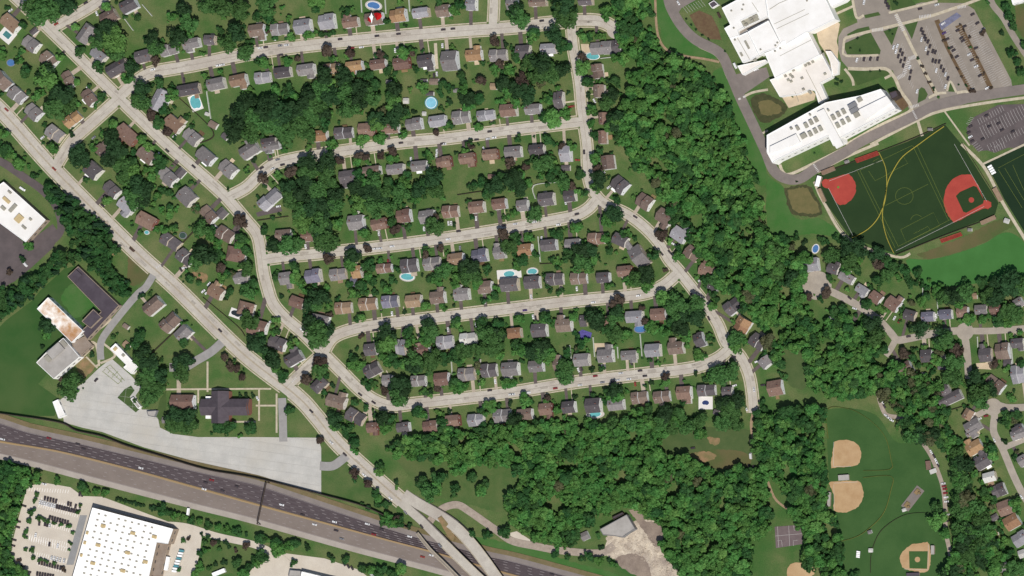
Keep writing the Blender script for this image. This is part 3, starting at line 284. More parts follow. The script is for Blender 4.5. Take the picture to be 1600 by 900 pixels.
# ---------------------------------------------------------------- scene helpers
sc = bpy.context.scene
COL = sc.collection
def lin(c):
    return tuple(((v/255)/12.92 if v/255 <= 0.04045 else ((v/255+0.055)/1.055)**2.4) for v in c)
MATS = {}
def mat(name, col, col2=None, scale=0.3, rough=0.9, detail=5, speck=0.0, vary=0.0, spec=0.2, col3=None, bump=0.0, coord='Object'):
    """principled surface whose base colour is mixed from two or three colours by noise; vary = difference from object to object"""
    m = bpy.data.materials.new(name); m.use_nodes = True; N = m.node_tree.nodes; L = m.node_tree.links
    b = N['Principled BSDF']; b.inputs['Roughness'].default_value = rough; b.inputs['Specular IOR Level'].default_value = spec
    out = None
    tc = N.new('ShaderNodeTexCoord')
    if coord == 'World':
        geo = N.new('ShaderNodeNewGeometry'); vec = geo.outputs['Position']
    else: vec = tc.outputs['Object']
    def noise(s, d=detail):
        n = N.new('ShaderNodeTexNoise'); n.inputs['Scale'].default_value = s; n.inputs['Detail'].default_value = d; n.inputs['Roughness'].default_value = 0.62
        L.new(vec, n.inputs['Vector']); return n.outputs['Fac']
    def ramp(f, a=0.36, c=0.64):
        r = N.new('ShaderNodeMapRange'); r.inputs['From Min'].default_value = a; r.inputs['From Max'].default_value = c; L.new(f, r.inputs['Value']); return r.outputs['Result']
    def mix(f, a, c):
        x = N.new('ShaderNodeMix'); x.data_type = 'RGBA'
        if hasattr(f, 'links'): L.new(f, x.inputs[0])
        else: x.inputs[0].default_value = f
        for v, k in ((a, 6), (c, 7)):
            if isinstance(v, tuple): x.inputs[k].default_value = (*v, 1)
            else: L.new(v, x.inputs[k])
        return x.outputs[2]
    cur = tuple(col)
    if col2: cur = mix(ramp(noise(scale)), cur, tuple(col2))
    if col3: cur = mix(ramp(noise(scale*0.23, 3), 0.5, 0.7), cur, tuple(col3))
    if vary or speck:
        h = N.new('ShaderNodeHueSaturation')
        if isinstance(cur, tuple): h.inputs['Color'].default_value = (*cur, 1)
        else: L.new(cur, h.inputs['Color'])
        if vary:
            oi = N.new('ShaderNodeObjectInfo'); mr = N.new('ShaderNodeMapRange'); mr.inputs['To Min'].default_value = 1-vary; mr.inputs['To Max'].default_value = 1+vary
            L.new(oi.outputs['Random'], mr.inputs['Value']); val = mr.outputs['Result']
            mh = N.new('ShaderNodeMath'); mh.operation = 'MULTIPLY_ADD'; L.new(oi.outputs['Random'], mh.inputs[0]); mh.inputs[1].default_value = 0.02; mh.inputs[2].default_value = 0.49
            L.new(mh.outputs[0], h.inputs['Hue'])
        if speck:
            mr2 = N.new('ShaderNodeMapRange'); mr2.inputs['From Min'].default_value = 0.3; mr2.inputs['From Max'].default_value = 0.7
            mr2.inputs['To Min'].default_value = 1-speck; mr2.inputs['To Max'].default_value = 1+speck; L.new(noise(1.1, 4), mr2.inputs['Value'])
            if vary:
                mm = N.new('ShaderNodeMath'); mm.operation = 'MULTIPLY'; L.new(val, mm.inputs[0]); L.new(mr2.outputs['Result'], mm.inputs[1]); val = mm.outputs[0]
            else: val = mr2.outputs['Result']
        L.new(val, h.inputs['Value']); cur = h.outputs['Color']
    if isinstance(cur, tuple): b.inputs['Base Color'].default_value = (*cur, 1)
    else: L.new(cur, b.inputs['Base Color'])
    if bump:
        bp = N.new('ShaderNodeBump'); bp.inputs['Strength'].default_value = bump; bp.inputs['Distance'].default_value = 0.3
        L.new(noise(0.9, 4), bp.inputs['Height']); L.new(bp.outputs[0], b.inputs['Normal'])
    MATS[name] = m; return m
GAIN = 1.45       # how much brighter a sunlit flat surface shows than its own colour
def A(r, g, b): return tuple(min(0.85, v/GAIN) for v in lin((r, g, b)))
class MB:
    def __init__(s): s.v = []; s.f = []; s.m = []
    def add(s, vs, fs, m=0):
        o = len(s.v); s.v += [tuple(v) for v in vs]; s.f += [tuple(i+o for i in f) for f in fs]; s.m += [m]*len(fs)
    def box(s, cx, cy, z0, lx, ly, h, ang=0, m=0, taper=1.0):
        c, n = math.cos(ang), math.sin(ang); vs = []
        for z, k in ((z0, 1.0), (z0+h, taper)):
            for sx, sy in ((-1,-1),(1,-1),(1,1),(-1,1)):
                x, y = sx*lx/2*k, sy*ly/2*k; vs.append((cx+x*c-y*n, cy+x*n+y*c, z))
        s.add(vs, [(3,2,1,0),(4,5,6,7),(0,1,5,4),(1,2,6,5),(2,3,7,6),(3,0,4,7)], m)
    def prism(s, poly, z0, z1, m=0):
        if area(poly) < 0: poly = poly[::-1]
        n = len(poly); s.add([(x,y,z0) for x,y in poly]+[(x,y,z1) for x,y in poly], [tuple(range(n-1,-1,-1)), tuple(range(n,2*n))]+[(i,(i+1)%n,(i+1)%n+n,i+n) for i in range(n)], m)
    def sheet(s, poly, z, m=0):
        if area(poly) < 0: poly = poly[::-1]
        s.add([(x,y,z) for x,y in poly], [tuple(range(len(poly)))], m)
    def ribbon(s, pts, w, z0, z1=None, m=0, off=0.0, zs=None):
        """strip along pts; flat when z1 is None, else a solid strip"""
        L_, R_ = [], []
        for i, p in enumerate(pts):
            a = pts[max(0,i-1)]; b = pts[min(len(pts)-1,i+1)]; dx, dy = b[0]-a[0], b[1]-a[1]; d = math.hypot(dx,dy) or 1
            nx, ny = -dy/d, dx/d
            L_.append((p[0]+nx*(off+w/2), p[1]+ny*(off+w/2))); R_.append((p[0]+nx*(off-w/2), p[1]+ny*(off-w/2)))
        n = len(pts); zt = (lambda i: (zs[i] if zs else 0)+ (z1 if z1 is not None else z0)); zb = (lambda i: (zs[i] if zs else 0)+z0)
        top = [(R_[i][0],R_[i][1],zt(i)) for i in range(n)]+[(L_[i][0],L_[i][1],zt(i)) for i in range(n)]
        fs = [(i,i+1,n+i+1,n+i) for i in range(n-1)]
        if z1 is not None:
            top += [(R_[i][0],R_[i][1],zb(i)) for i in range(n)]+[(L_[i][0],L_[i][1],zb(i)) for i in range(n)]
            fs += [(2*n+i,2*n+i+1,i+1,i) for i in range(n-1)]+[(n+i,n+i+1,3*n+i+1,3*n+i) for i in range(n-1)]
            fs += [(0,n,3*n,2*n),(n-1,3*n-1,4*n-1,2*n-1)]
        s.add(top, fs, m)
    def mesh(s, name, mats):
        me = bpy.data.meshes.new(name); me.from_pydata(s.v, [], s.f)
        for m in mats: me.materials.append(MATS[m])
        if len(mats) > 1: me.polygons.foreach_set('material_index', s.m)
        me.update(); return me
    def build(s, name, mats, parent=None, loc=None):
        return link(name, s.mesh(name, mats if isinstance(mats, (list,tuple)) else [mats]), parent, loc)
def link(name, me, parent=None, loc=None, rz=0.0, sc_=None):
    o = bpy.data.objects.new(name, me); COL.objects.link(o)
    if parent is not None: o.parent = parent
    if loc: o.location = loc
    if rz: o.rotation_euler.z = rz
    if sc_: o.scale = sc_
    return o
def area(p): return 0.5*sum(p[i][0]*p[(i+1)%len(p)][1]-p[(i+1)%len(p)][0]*p[i][1] for i in range(len(p)))
def thing(o, label, cat, group=None):
    o['label'] = label; o['category'] = cat
    if group: o['group'] = group
    return o
def struct(o): o['kind'] = 'structure'; return o
def smooth(pts, step=2.5):
    """Catmull-Rom through pts, resampled"""
    out = []
    for i in range(len(pts)-1):
        p0 = pts[max(0,i-1)]; p1 = pts[i]; p2 = pts[i+1]; p3 = pts[min(len(pts)-1,i+2)]
        n = max(1, int(math.hypot(p2[0]-p1[0], p2[1]-p1[1])/step))
        for k in range(n):
            t = k/n
            out.append(tuple(0.5*(2*p1[j]+(p2[j]-p0[j])*t+(2*p0[j]-5*p1[j]+4*p2[j]-p3[j])*t*t+(3*p1[j]-p0[j]-3*p2[j]+p3[j])*t**3) for j in (0,1)))
    out.append(tuple(pts[-1])); return out
def inside(p, poly):
    x, y = p; c = False; j = len(poly)-1
    for i in range(len(poly)):
        xi, yi = poly[i]; xj, yj = poly[j]
        if (yi > y) != (yj > y) and x < (xj-xi)*(y-yi)/(yj-yi)+xi: c = not c
        j = i
    return c
def px(t, pts, z=0.0): return [P(*(T(t, *p) if t != 'F' else p), z) for p in pts]
def items(s, n):
    v = s.split(); return [v[i:i+n] for i in range(0, len(v), n)]
ORD = ["first","second","third","fourth","fifth","sixth","seventh","eighth","ninth","tenth","eleventh","twelfth","thirteenth","fourteenth","fifteenth","sixteenth","seventeenth","eighteenth","nineteenth","twentieth"]
ORD += ["twenty-"+o for o in ORD[:9]]
def emp(name, loc, rz=0.0): return link(name, None, None, loc, rz)
# ---------------------------------------------------------------- materials (real surface colours)
def M2(n, c, c2, s=0.3, **k): return mat(n, A(*c), A(*c2), s, coord='World', **k)
M2('grass', (76,108,54), (112,120,76), 0.04, detail=10, col3=A(58,102,46), speck=0.3)
M2('grass_dark', (66,92,48), (80,100,56), 0.06, speck=0.12)
M2('midgrass', (72,102,52), (96,112,66), 0.05, speck=0.2, col3=A(108,112,72), detail=9)
M2('schoolgrass', (54,92,42), (68,98,50), 0.04, speck=0.08, col3=A(80,102,56))
M2('brightgrass', (64,112,50), (82,116,62), 0.05, speck=0.14)
M2('lawn', (52,108,48), (64,114,56), 0.08, speck=0.2)
M2('drylawn', (74,96,54), (88,104,62), 0.08, speck=0.12)
M2('drygrass', (98,98,62), (82,100,54), 0.05, speck=0.12, col3=A(118,102,72))
M2('practice', (64,114,54), (72,124,62), 0.03, speck=0.06)
M2('parkgrass', (58,92,46), (70,102,54), 0.03, speck=0.14, detail=9)
M2('turf', (40,62,32), (46,68,36), 0.03, speck=0.08)
M2('turf2', (28,50,30), (34,56,34), 0.03, speck=0.08)
M2('redclay', (184,78,66), (172,70,60), 0.1, speck=0.05)
M2('tanclay', (198,166,126), (186,152,112), 0.09, speck=0.06, col3=A(208,178,138))
M2('road', (206,199,186), (192,184,172), 0.12, speck=0.1, col3=A(186,176,164))
M2('lane', (182,172,158), (168,158,146), 0.12, speck=0.06)
M2('road_seam', (168,158,146), (180,170,158), 0.3)
M2('kerb', (212,200,176), (192,180,156), 0.4, speck=0.06)
M2('walk', (210,199,176), (190,178,154), 0.3, speck=0.06)
M2('paving', (220,200,170), (205,186,158), 0.15, speck=0.05)
M2('asphalt', (142,132,126), (130,121,116), 0.1, speck=0.05)
M2('asphalt2', (108,98,98), (96,88,88), 0.1, speck=0.06)
M2('asphalt3', (158,148,137), (147,138,128), 0.1, speck=0.07, col3=A(164,154,142))
M2('greydrive', (168,165,162), (156,153,150), 0.15, speck=0.05)
M2('greypad', (160,160,160), (150,150,150), 0.15, speck=0.04)
M2('lotconc', (208,205,198), (192,190,184), 0.07, speck=0.08, col3=A(200,194,182), detail=9); M2('joint', (190,187,180), (196,193,187), 0.2); M2('patch', (170,162,150), (182,174,162), 0.3, speck=0.1)
M2('beige', (222,212,196), (212,201,185), 0.08, speck=0.07, col3=A(206,196,182))
M2('gravel', (182,168,154), (162,148,135), 0.2, speck=0.1)
M2('dirt', (176,152,124), (156,134,108), 0.3, speck=0.1)
M2('soil', (104,82,62), (116,98,72), 0.2, speck=0.15)
M2('bluepaint', (130,132,156), (112,112,130), 0.25, speck=0.1)
M2('rimbrown', (82,82,54), (66,72,44), 0.2, speck=0.2)
M2('basin', (122,112,74), (108,104,66), 0.12, speck=0.08)
M2('court', (126,112,112), (114,101,102), 0.2, speck=0.05)
M2('clearing', (226,212,190), (180,165,148), 0.13, speck=0.35, col3=A(164,150,138), detail=10)
M2('graysoil', (160,144,130), (136,121,110), 0.12, speck=0.2, col3=A(166,150,132), detail=8)
M2('tanpatch', (160,130,98), (120,116,76), 0.12, speck=0.12)
M2('violetpatio', (104,96,170), (84,78,140), 0.6)
M2('high_dark', (92,82,84), (85,75,78), 0.05, speck=0.05)
M2('high_brown', (142,130,122), (134,122,114), 0.05, speck=0.05)
M2('high_track', (100,90,92), (92,83,86), 0.1); M2('shoulder', (186,176,166), (172,162,152), 0.06, speck=0.05)
M2('shoulder_grey', (150,140,134), (136,127,122), 0.06, speck=0.06)
M2('bank', (132,116,88), (116,108,74), 0.08, speck=0.15)
M2('bridge_deck', (208,198,178), (196,186,166), 0.15, speck=0.04)
M2('drive_dark', (98,88,86), (110,100,96), 0.3, speck=0.06)
M2('drive_pale', (196,182,164), (182,168,150), 0.3, speck=0.06)
mat('mark_white', A(212,208,204)); mat('mark_yellow', A(190,166,104)); mat('mark_lane', A(168,160,160)); mat('mark_bright', (0.8,0.79,0.77)); mat('store_roof', (0.84,0.83,0.81), (0.80,0.79,0.77), 0.08, rough=0.8); mat('cream_roof', (0.70,0.655,0.60), (0.62,0.575,0.52), 0.06, speck=0.04); mat('mark_dim', A(120,134,62)); mat('barrier', A(176,146,108))
mat('concrete', A(150,142,134), A(132,124,118), 0.4)
mat('wall_dark', A(70,60,56), A(84,74,66), 0.3)
for n, c, c2 in (('roof_g',(144,139,138),(128,123,122)),('roof_d',(108,102,104),(94,89,91)),('roof_l',(164,162,166),(150,148,152)),('roof_b',(136,119,109),(120,104,95)),('roof_t',(160,136,114),(146,122,102)),('roof_r',(142,117,105),(126,102,92)),
                 ('roof_o',(170,136,106),(154,122,92)),('roof_p',(130,128,142),(114,112,126)),('roof_w',(214,212,206),(200,198,192))):
    mat(n, A(*c), A(*c2), 0.5, vary=0.2, speck=0.14, rough=0.95, spec=0.1)
for i, c in enumerate(((250,248,244),(240,234,224),(246,246,248),(222,206,186))): mat('siding%d' % i, A(*c), vary=0.06, rough=0.8)
mat('brick', A(150,104,90), A(136,92,80), 1.0, vary=0.1)
mat('chimney_brick', A(140,92,80)); mat('white_trim', (0.8,0.8,0.79), rough=0.6); mat('glass', (0.03,0.035,0.045), rough=0.12, spec=0.6); mat('door_paint', A(120,60,54)); mat('garage_paint', (0.72,0.71,0.68))
mat('white_roof', (0.72,0.705,0.68), (0.64,0.62,0.585), 0.05, rough=0.8, speck=0.03); mat('rust_roof', (0.80,0.78,0.74), A(206,160,112), 0.09, rough=0.8, col3=A(180,128,84)); mat('dark_flat', A(92,84,92), A(80,72,80), 0.1, speck=0.05); mat('grey_flat', A(186,181,175), A(170,165,159), 0.12, speck=0.05)
mat('tan_flat', A(160,146,134), A(148,132,118), 0.15, speck=0.06); mat('block_wall', A(176,158,140), A(160,144,128), 0.4); mat('white_wall', (0.74,0.73,0.70)); mat('unit_grey', A(168,164,150), vary=0.08); mat('unit_tan', A(208,186,140)); mat('metal_grey', A(140,140,142), rough=0.5)
mat('church_roof', A(94,86,92), A(84,76,82), 0.3, speck=0.06)
for n, c in (('aqua',(112,190,194)),('blue',(90,134,190)),('ice',(150,216,238)),('teal',(84,140,140)),('navy',(60,74,120)),('dark',(52,58,62)),('green',(70,92,80))): mat('water_'+n, A(*c), A(*[int(v*0.93) for v in c]), 0.4, rough=0.08, spec=0.5)
for n, c in (('white',(236,232,226)),('pale',(206,200,192)),('grey',(132,136,140)),('aquarim',(96,160,172))): mat('deck_'+n, A(*c), rough=0.85)
mat('fence_w', A(208,212,200)); mat('fence_d', A(70,62,52)); mat('red_steel', A(172,70,60), A(156,60,52), 0.5); mat('red_cloth', A(206,20,24), A(150,14,18), 0.25); mat('white_cloth', (0.84,0.84,0.84)); mat('yellow_mesh', A(178,166,72)); mat('fence_dim', A(122,126,62))
for n, c in (('d',(74,64,66)),('w',(236,236,236)),('g',(140,140,144)),('r',(150,54,50)),('p',(96,72,128)),('b',(84,66,56))): mat('car_'+n, tuple(v/GAIN for v in lin(c)), vary=0.15, rough=0.35, spec=0.5)
mat('tyre', (0.02,0.02,0.02)); mat('bark', (0.09,0.065,0.045), (0.06,0.045,0.03), 1.0)
def leaf(name, c, c2, vary=0.22, world=False):
    m = mat(name, A(*c), A(*c2), 0.55, rough=0.75, detail=4, vary=0 if world else vary, speck=0.18, spec=0.15, coord='World')
    N = m.node_tree.nodes; L = m.node_tree.links; b = N['Principled BSDF']
    if world:        # neighbouring trees of a wood differ in colour
        vo = N.new('ShaderNodeTexVoronoi'); vo.inputs['Scale'].default_value = 0.12; geo = N.new('ShaderNodeNewGeometry'); L.new(geo.outputs['Position'], vo.inputs['Vector'])
        h = N.new('ShaderNodeHueSaturation'); src = b.inputs['Base Color'].links[0].from_socket; L.new(src, h.inputs['Color'])
        sp = N.new('ShaderNodeSeparateColor'); L.new(vo.outputs['Color'], sp.inputs[0])
        mr = N.new('ShaderNodeMapRange'); mr.inputs['To Min'].default_value = 0.8; mr.inputs['To Max'].default_value = 1.2; L.new(sp.outputs[0], mr.inputs['Value']); L.new(mr.outputs[0], h.inputs['Value'])
        mr = N.new('ShaderNodeMapRange'); mr.inputs['To Min'].default_value = 0.485; mr.inputs['To Max'].default_value = 0.515; L.new(sp.outputs[1], mr.inputs['Value']); L.new(mr.outputs[0], h.inputs['Hue'])
        L.new(h.outputs[0], b.inputs['Base Color'])
    tr = N.new('ShaderNodeBsdfTranslucent'); mx = N.new('ShaderNodeMixShader'); mx.inputs[0].default_value = 0.28
    tr.inputs['Color'].default_value = (*[min(1, v*1.3) for v in A(*c)], 1); L.new(b.outputs[0], mx.inputs[1]); L.new(tr.outputs[0], mx.inputs[2]); L.new(mx.outputs[0], N['Material Output'].inputs['Surface'])
leaf('leaf_G', (90,132,72), (68,108,58)); leaf('leaf_D', (60,92,56), (48,78,46)); leaf('leaf_L', (116,162,86), (92,138,70)); leaf('leaf_P', (104,90,78), (84,72,64)); leaf('leaf_C', (54,86,60), (44,72,50))
leaf('wood_G', (100,152,78), (76,124,62), world=True); leaf('wood_D', (70,115,62), (58,97,54), world=True); leaf('wood_L', (116,164,86), (92,142,74), world=True); leaf('wood_P', (112,116,82), (94,100,70), world=True); leaf('wood_C', (54,90,58), (44,74,48), world=True)
# ---------------------------------------------------------------- ground, streets and other setting
g = MB(); E = 9000.0
g.sheet([(-E,-E),(E,-E),(E,E),(-E,E)], 0.0); struct(g.build('ground', 'grass'))
SETNAME = {'grass_dark':'lawn','midgrass':'meadow','schoolgrass':'lawn','brightgrass':'meadow','lawn':'meadow','drylawn':'meadow','drygrass':'meadow','practice':'practice_field','parkgrass':'field','turf':'turf_field','turf2':'turf_field',
  'redclay':'infield','tanclay':'infield','lotconc':'car_park','beige':'car_park','asphalt':'car_park','asphalt2':'car_park','asphalt3':'car_park','greypad':'pavement','paving':'terrace','bluepaint':'painted_bay','soil':'planting_bed','rimbrown':'basin_rim','basin':'basin_floor','court':'sports_court','clearing':'clearing','graysoil':'bare_soil','tanpatch':'bare_soil','violetpatio':'terrace'}
ORDER = ['schoolgrass','midgrass','brightgrass','lawn','drylawn','drygrass','practice','parkgrass','clearing','graysoil','beige','asphalt','asphalt2','asphalt3','lotconc','greypad','paving','turf','turf2','rimbrown','basin','court','tanpatch','soil','redclay','tanclay','violetpatio','bluepaint','grass_dark']
def layer(i): return 0.01+0.004*i
infield_green = []
def fray(pts, a):
    """uneven natural edge"""
    out = []
    for i, p in enumerate(pts):
        q = pts[(i+1)%len(pts)]; d = math.hypot(q[0]-p[0], q[1]-p[1]); n = max(1, int(d/1.6)); nx, ny = (-(q[1]-p[1])/(d or 1), (q[0]-p[0])/(d or 1))
        for k in range(n):
            t = k/n; j = random.uniform(-a, a); out.append((p[0]+(q[0]-p[0])*t+nx*j, p[1]+(q[1]-p[1])*t+ny*j))
    return out
k = 0
for mname in ORDER:
    for s in SHEETS:
        if s[0] != mname: continue
        pts = px(s[1], s[2])
        late = mname in ('turf','parkgrass') and s[1] in ('31','33')     # the grass square inside a diamond lies on the clay
        if late: infield_green.append((mname, pts)); continue
        if mname in ('redclay','tanclay','clearing','graysoil','basin','rimbrown','practice','lawn','drylawn','drygrass','brightgrass','midgrass','tanpatch','parkgrass'):
            pts = smooth(pts+[pts[0]], 3.0)[:-1]
        if mname in ('redclay','tanclay','clearing','graysoil','basin','rimbrown','drylawn','drygrass','brightgrass','midgrass','tanpatch','lawn'): pts = fray(pts, 0.4 if 'clay' in mname else 0.7)
        m = MB(); m.sheet(pts, layer(k)); struct(m.build(SETNAME[mname], mname)); k += 1
for mname, pts in infield_green:
    m = MB(); m.sheet(pts, layer(k)); struct(m.build('infield_grass', mname)); k += 1
ZR = layer(k)+0.01
# streets
ROADPTS = []
for i, (nm, w, mt, pts, kb) in enumerate(ROADS):
    p = smooth([G(*q) for q in pts]); ROADPTS.append((p, w/2, kb))
ZB = {}
for i, (nm, w, mt, pts, kb) in enumerate(ROADS):
    p = ROADPTS[i][0]; z = ZR+0.004*i
    m = MB(); m.ribbon(p, w, z); struct(m.build('road' if kb or mt in ('lane','asphalt','asphalt2') else 'path' if mt in ('dirt','gravel') else 'driveway', mt))
    if nm in ("main road",) or (mt == 'road' and w > 8.5):
        s = MB(); s.ribbon(p, 0.35, z+0.15 if False else ZR+0.2, None, 0); struct(s.build('road_marking', 'road_seam'))
ZT = ZR+0.004*len(ROADS)
for x, y, r, mt in BULBS:
    c = G(x, y); m = MB(); ZT += 0.004
    m.sheet([(c[0]+r*math.cos(a*math.pi/14), c[1]+r*math.sin(a*math.pi/14)) for a in range(28)], ZT); struct(m.build('road', mt))
def clear(p, me, extra):
    for j, (rp, hw, kb) in enumerate(ROADPTS):
        if j == me: continue
        lim = (hw+extra)**2
        for q in rp[::1]:
            if (q[0]-p[0])**2+(q[1]-p[1])**2 < lim: return False
    return True
kerb = MB(); walk = MB()
for i, (nm, w, mt, pts, kb) in enumerate(ROADS):
    if not kb: continue
    p = ROADPTS[i][0]
    for side in (-1, 1):
        for mb, ww, off, h in ((kerb, 0.6, w/2+0.25, 0.28), (walk, 1.2, w/2+1.75, 0.26)):
            run = []
            def flush():
                if len(run) > 2: mb.ribbon(run, ww, 0.0, h)
            for a in range(len(p)):
                q0 = p[max(0,a-1)]; q1 = p[min(len(p)-1,a+1)]; dx, dy = q1[0]-q0[0], q1[1]-q0[1]; d = math.hypot(dx,dy) or 1
                c = (p[a][0]-dy/d*off*side, p[a][1]+dx/d*off*side)
                if clear(c, i, 0.6): run.append(c)
                else: flush(); run = []
            flush()
struct(kerb.build('kerb', 'kerb')); struct(walk.build('pavement', 'walk'))
paths = MB()
for i, (t, w, pts) in enumerate(PATHS):
    paths = MB(); paths.ribbon(smooth(px(t, pts)), w, 0.0, 0.29+0.004*i); struct(paths.build('footpath', 'walk'))
# highway: two carriageways between shoulders, ends beyond the frame
hn = [G(*p) for p in HIGH_N]; hm = [G(*p) for p in HIGH_M]; hs = [G(*p) for p in HIGH_S]
def between(a, b, n=80):
    def res(pl, n):
        d = [0]
        for i in range(1, len(pl)): d.append(d[-1]+math.hypot(pl[i][0]-pl[i-1][0], pl[i][1]-pl[i-1][1]))
        out = []
        for k in range(n):
            t = d[-1]*k/(n-1); i = max(j for j in range(len(d)) if d[j] <= t+1e-9); i = min(i, len(pl)-2); f = (t-d[i])/(d[i+1]-d[i]); out.append((pl[i][0]+(pl[i+1][0]-pl[i][0])*f, pl[i][1]+(pl[i+1][1]-pl[i][1])*f))
        return out
    return res(a, n), res(b, n)
an, am = between(smooth(hn, 8), smooth(hm, 8)); _, as_ = between(hm, smooth(hs, 8))
def blend(a, b, f): return [(p[0]*(1-f)+q[0]*f, p[1]*(1-f)+q[1]*f) for p, q in zip(a, b)]
def strip(name, a, b, z, mt):
    n = len(a); m = MB(); m.add([(x,y,z) for x,y in a]+[(x,y,z) for x,y in b], [(i+n,i+n+1,i+1,i) for i in range(n-1)]); return struct(m.build(name, mt))
ZH = ZT+0.02
wn = between(smooth([G(*p) for p in WALL_N], 8), hm)[0]
nb = [(p[0]+2.5, p[1]+4.5) for p in an]
strip('highway_shoulder', nb, an, ZH, 'shoulder_grey'); strip('highway', an, am, ZH, 'high_dark'); strip('highway', am, as_, ZH, 'high_brown')
so = [(p[0]-2.2, p[1]-5.2) for p in as_]; strip('highway_shoulder', as_, so, ZH, 'shoulder')
strip('verge', [(p[0]+5, p[1]+9) for p in an], nb, ZH-0.01, 'bank')
mk = MB()
for f, ph in ((0.2,0),(0.4,6),(0.6,2),(0.8,8)):
    l = smooth(blend(an, am, f), 1.0)
    for a in range(3+ph, len(l)-5, 12): mk.ribbon(l[a:a+5], 0.3, ZH+0.006)
for f, ph in ((0.32,0),(0.55,7),(0.78,3)):
    l = smooth(blend(am, as_, f), 1.0)
    for a in range(3+ph, len(l)-5, 14): mk.ribbon(l[a:a+4], 0.26, ZH+0.006)
mk.ribbon(blend(an, am, 0.03), 0.25, ZH+0.006); mk.ribbon(blend(am, as_, 0.97), 0.25, ZH+0.006)
struct(mk.build('highway_marking', 'mark_lane'))
mk = MB(); mk.ribbon(blend(an, am, 0.955), 0.3, ZH+0.006); mk.ribbon(blend(am, as_, 0.06), 0.3, ZH+0.006); struct(mk.build('highway_marking', 'mark_yellow'))
b = MB(); b.ribbon(am, 0.9, 0.0, 0.95); thing(b.build('median_barrier', 'barrier'), "long tan concrete barrier dividing the two highway carriageways", "barrier")
b = MB(); b.ribbon(smooth([P(*p, 3.0) for p in WALL_N]), 0.8, 0.0, 5.2); thing(b.build('sound_wall', 'wall_dark'), "long dark sound wall along the upper side of the highway", "wall")
# markings of the main road and the lots
mk = MB(); p = ROADPTS[0][0]
for off in (-3.4, 3.4): mk.ribbon(p, 0.16, ZR+0.21, off=off)
struct(mk.build('road_marking', 'mark_white'))
mk = MB()
for off in (-0.5, 0.55): mk.ribbon(p, 0.14, ZR+0.205, off=off)
struct(mk.build('road_marking', 'mark_yellow'))
def bays(t, rows, z=ZR, mt='mark_white', w=0.2):
    m = MB()
    for (x0, y0, x1, y1, n, dx, dy) in rows:
        for i in range(n):
            x = x0+(x1-x0)*i/max(1,n-1); y = y0+(y1-y0)*i/max(1,n-1)
            m.ribbon(px(t, [(x,y),(x+dx,y+dy)]), w, z)
    struct(m.build('parking_lines', mt))
ZL = ZR-0.004
bays('30', [(1285,130,1525,535,34,-44,24),(1205,165,1365,500,28,-32,18),(1245,185,1400,510,28,34,-19),(1090,195,1260,560,28,36,-20),(950,210,1095,560,22,9,-28),(985,190,1130,500,20,9,-28),(790,300,900,560,16,10,-30),(830,300,900,450,10,10,-30),(560,355,690,350,10,-8,28)], ZL)
bays('30', [(1265,780,1290,740,5,-26,-8),(1310,745,1460,660,11,16,34),(1340,830,1600,690,16,22,40),(1340,830,1600,690,16,-16,-36),(1370,905,1600,790,14,18,36)], ZL)
bays('20', [(1070,45,1180,0,8,30,38)], ZL)
bays('31', [(1275,5,1315,50,5,30,-20),(1400,20,1470,-10,6,14,34)], ZL)
bays('03', [(172,345,430,360,17,-6,24),(250,440,490,505,18,-8,30),(255,436,495,500,18,8,-28),(275,548,450,600,14,-8,30),(190,640,420,690,17,-8,34),(190,650,420,720,17,-8,30),(210,745,420,790,16,-8,30),(240,800,400,850,12,-8,32),(150,360,60,740,24,-26,8)], ZL, 'mark_bright', 0.32)
bays('02', [(660,505,765,560,5,-12,14)], ZL, 'mark_dim', 0.4)
mk = MB()
for a in ([(660,500),(690,480)],[(640,520),(740,600)],[(690,480),(780,580)],[(665,495),(765,590)],[(740,600),(770,565)],[(700,560),(740,520)]): mk.ribbon(px('02', a), 0.4, ZR)
struct(mk.build('court_marking', 'mark_dim'))
# crossings
mk = MB(); cz = ZR+0.26
def zebra(t, a, b, w, n=9):
    (x0,y0),(x1,y1) = px(t,[a,b])
    for i in range(n):
        f0, f1 = (i+0.2)/n, (i+0.7)/n; mk.ribbon([(x0+(x1-x0)*f0,y0+(y1-y0)*f0),(x0+(x1-x0)*f1,y0+(y1-y0)*f1)], w, cz)
zebra('30',(800,90),(850,195),4,10); zebra('30',(650,190),(722,182),3.5,8); zebra('30',(945,108),(1022,97),3.5,8); zebra('30',(1185,48),(1240,38),3.0,6); zebra('30',(880,370),(925,352),4,6); zebra('30',(880,380),(850,465),4,8); zebra('30',(855,465),(808,490),4,6)
zebra('30',(890,672),(945,655),3,6); zebra('30',(905,690),(932,745),2,7); zebra('31',(285,125),(318,175),2,6); zebra('20',(1410,625),(1470,597),2.0,2); zebra('01',(975,775),(1010,755),2.0,3); zebra('12',(225,590),(255,560),2.0,4)
struct(mk.build('crossing', 'mark_white'))
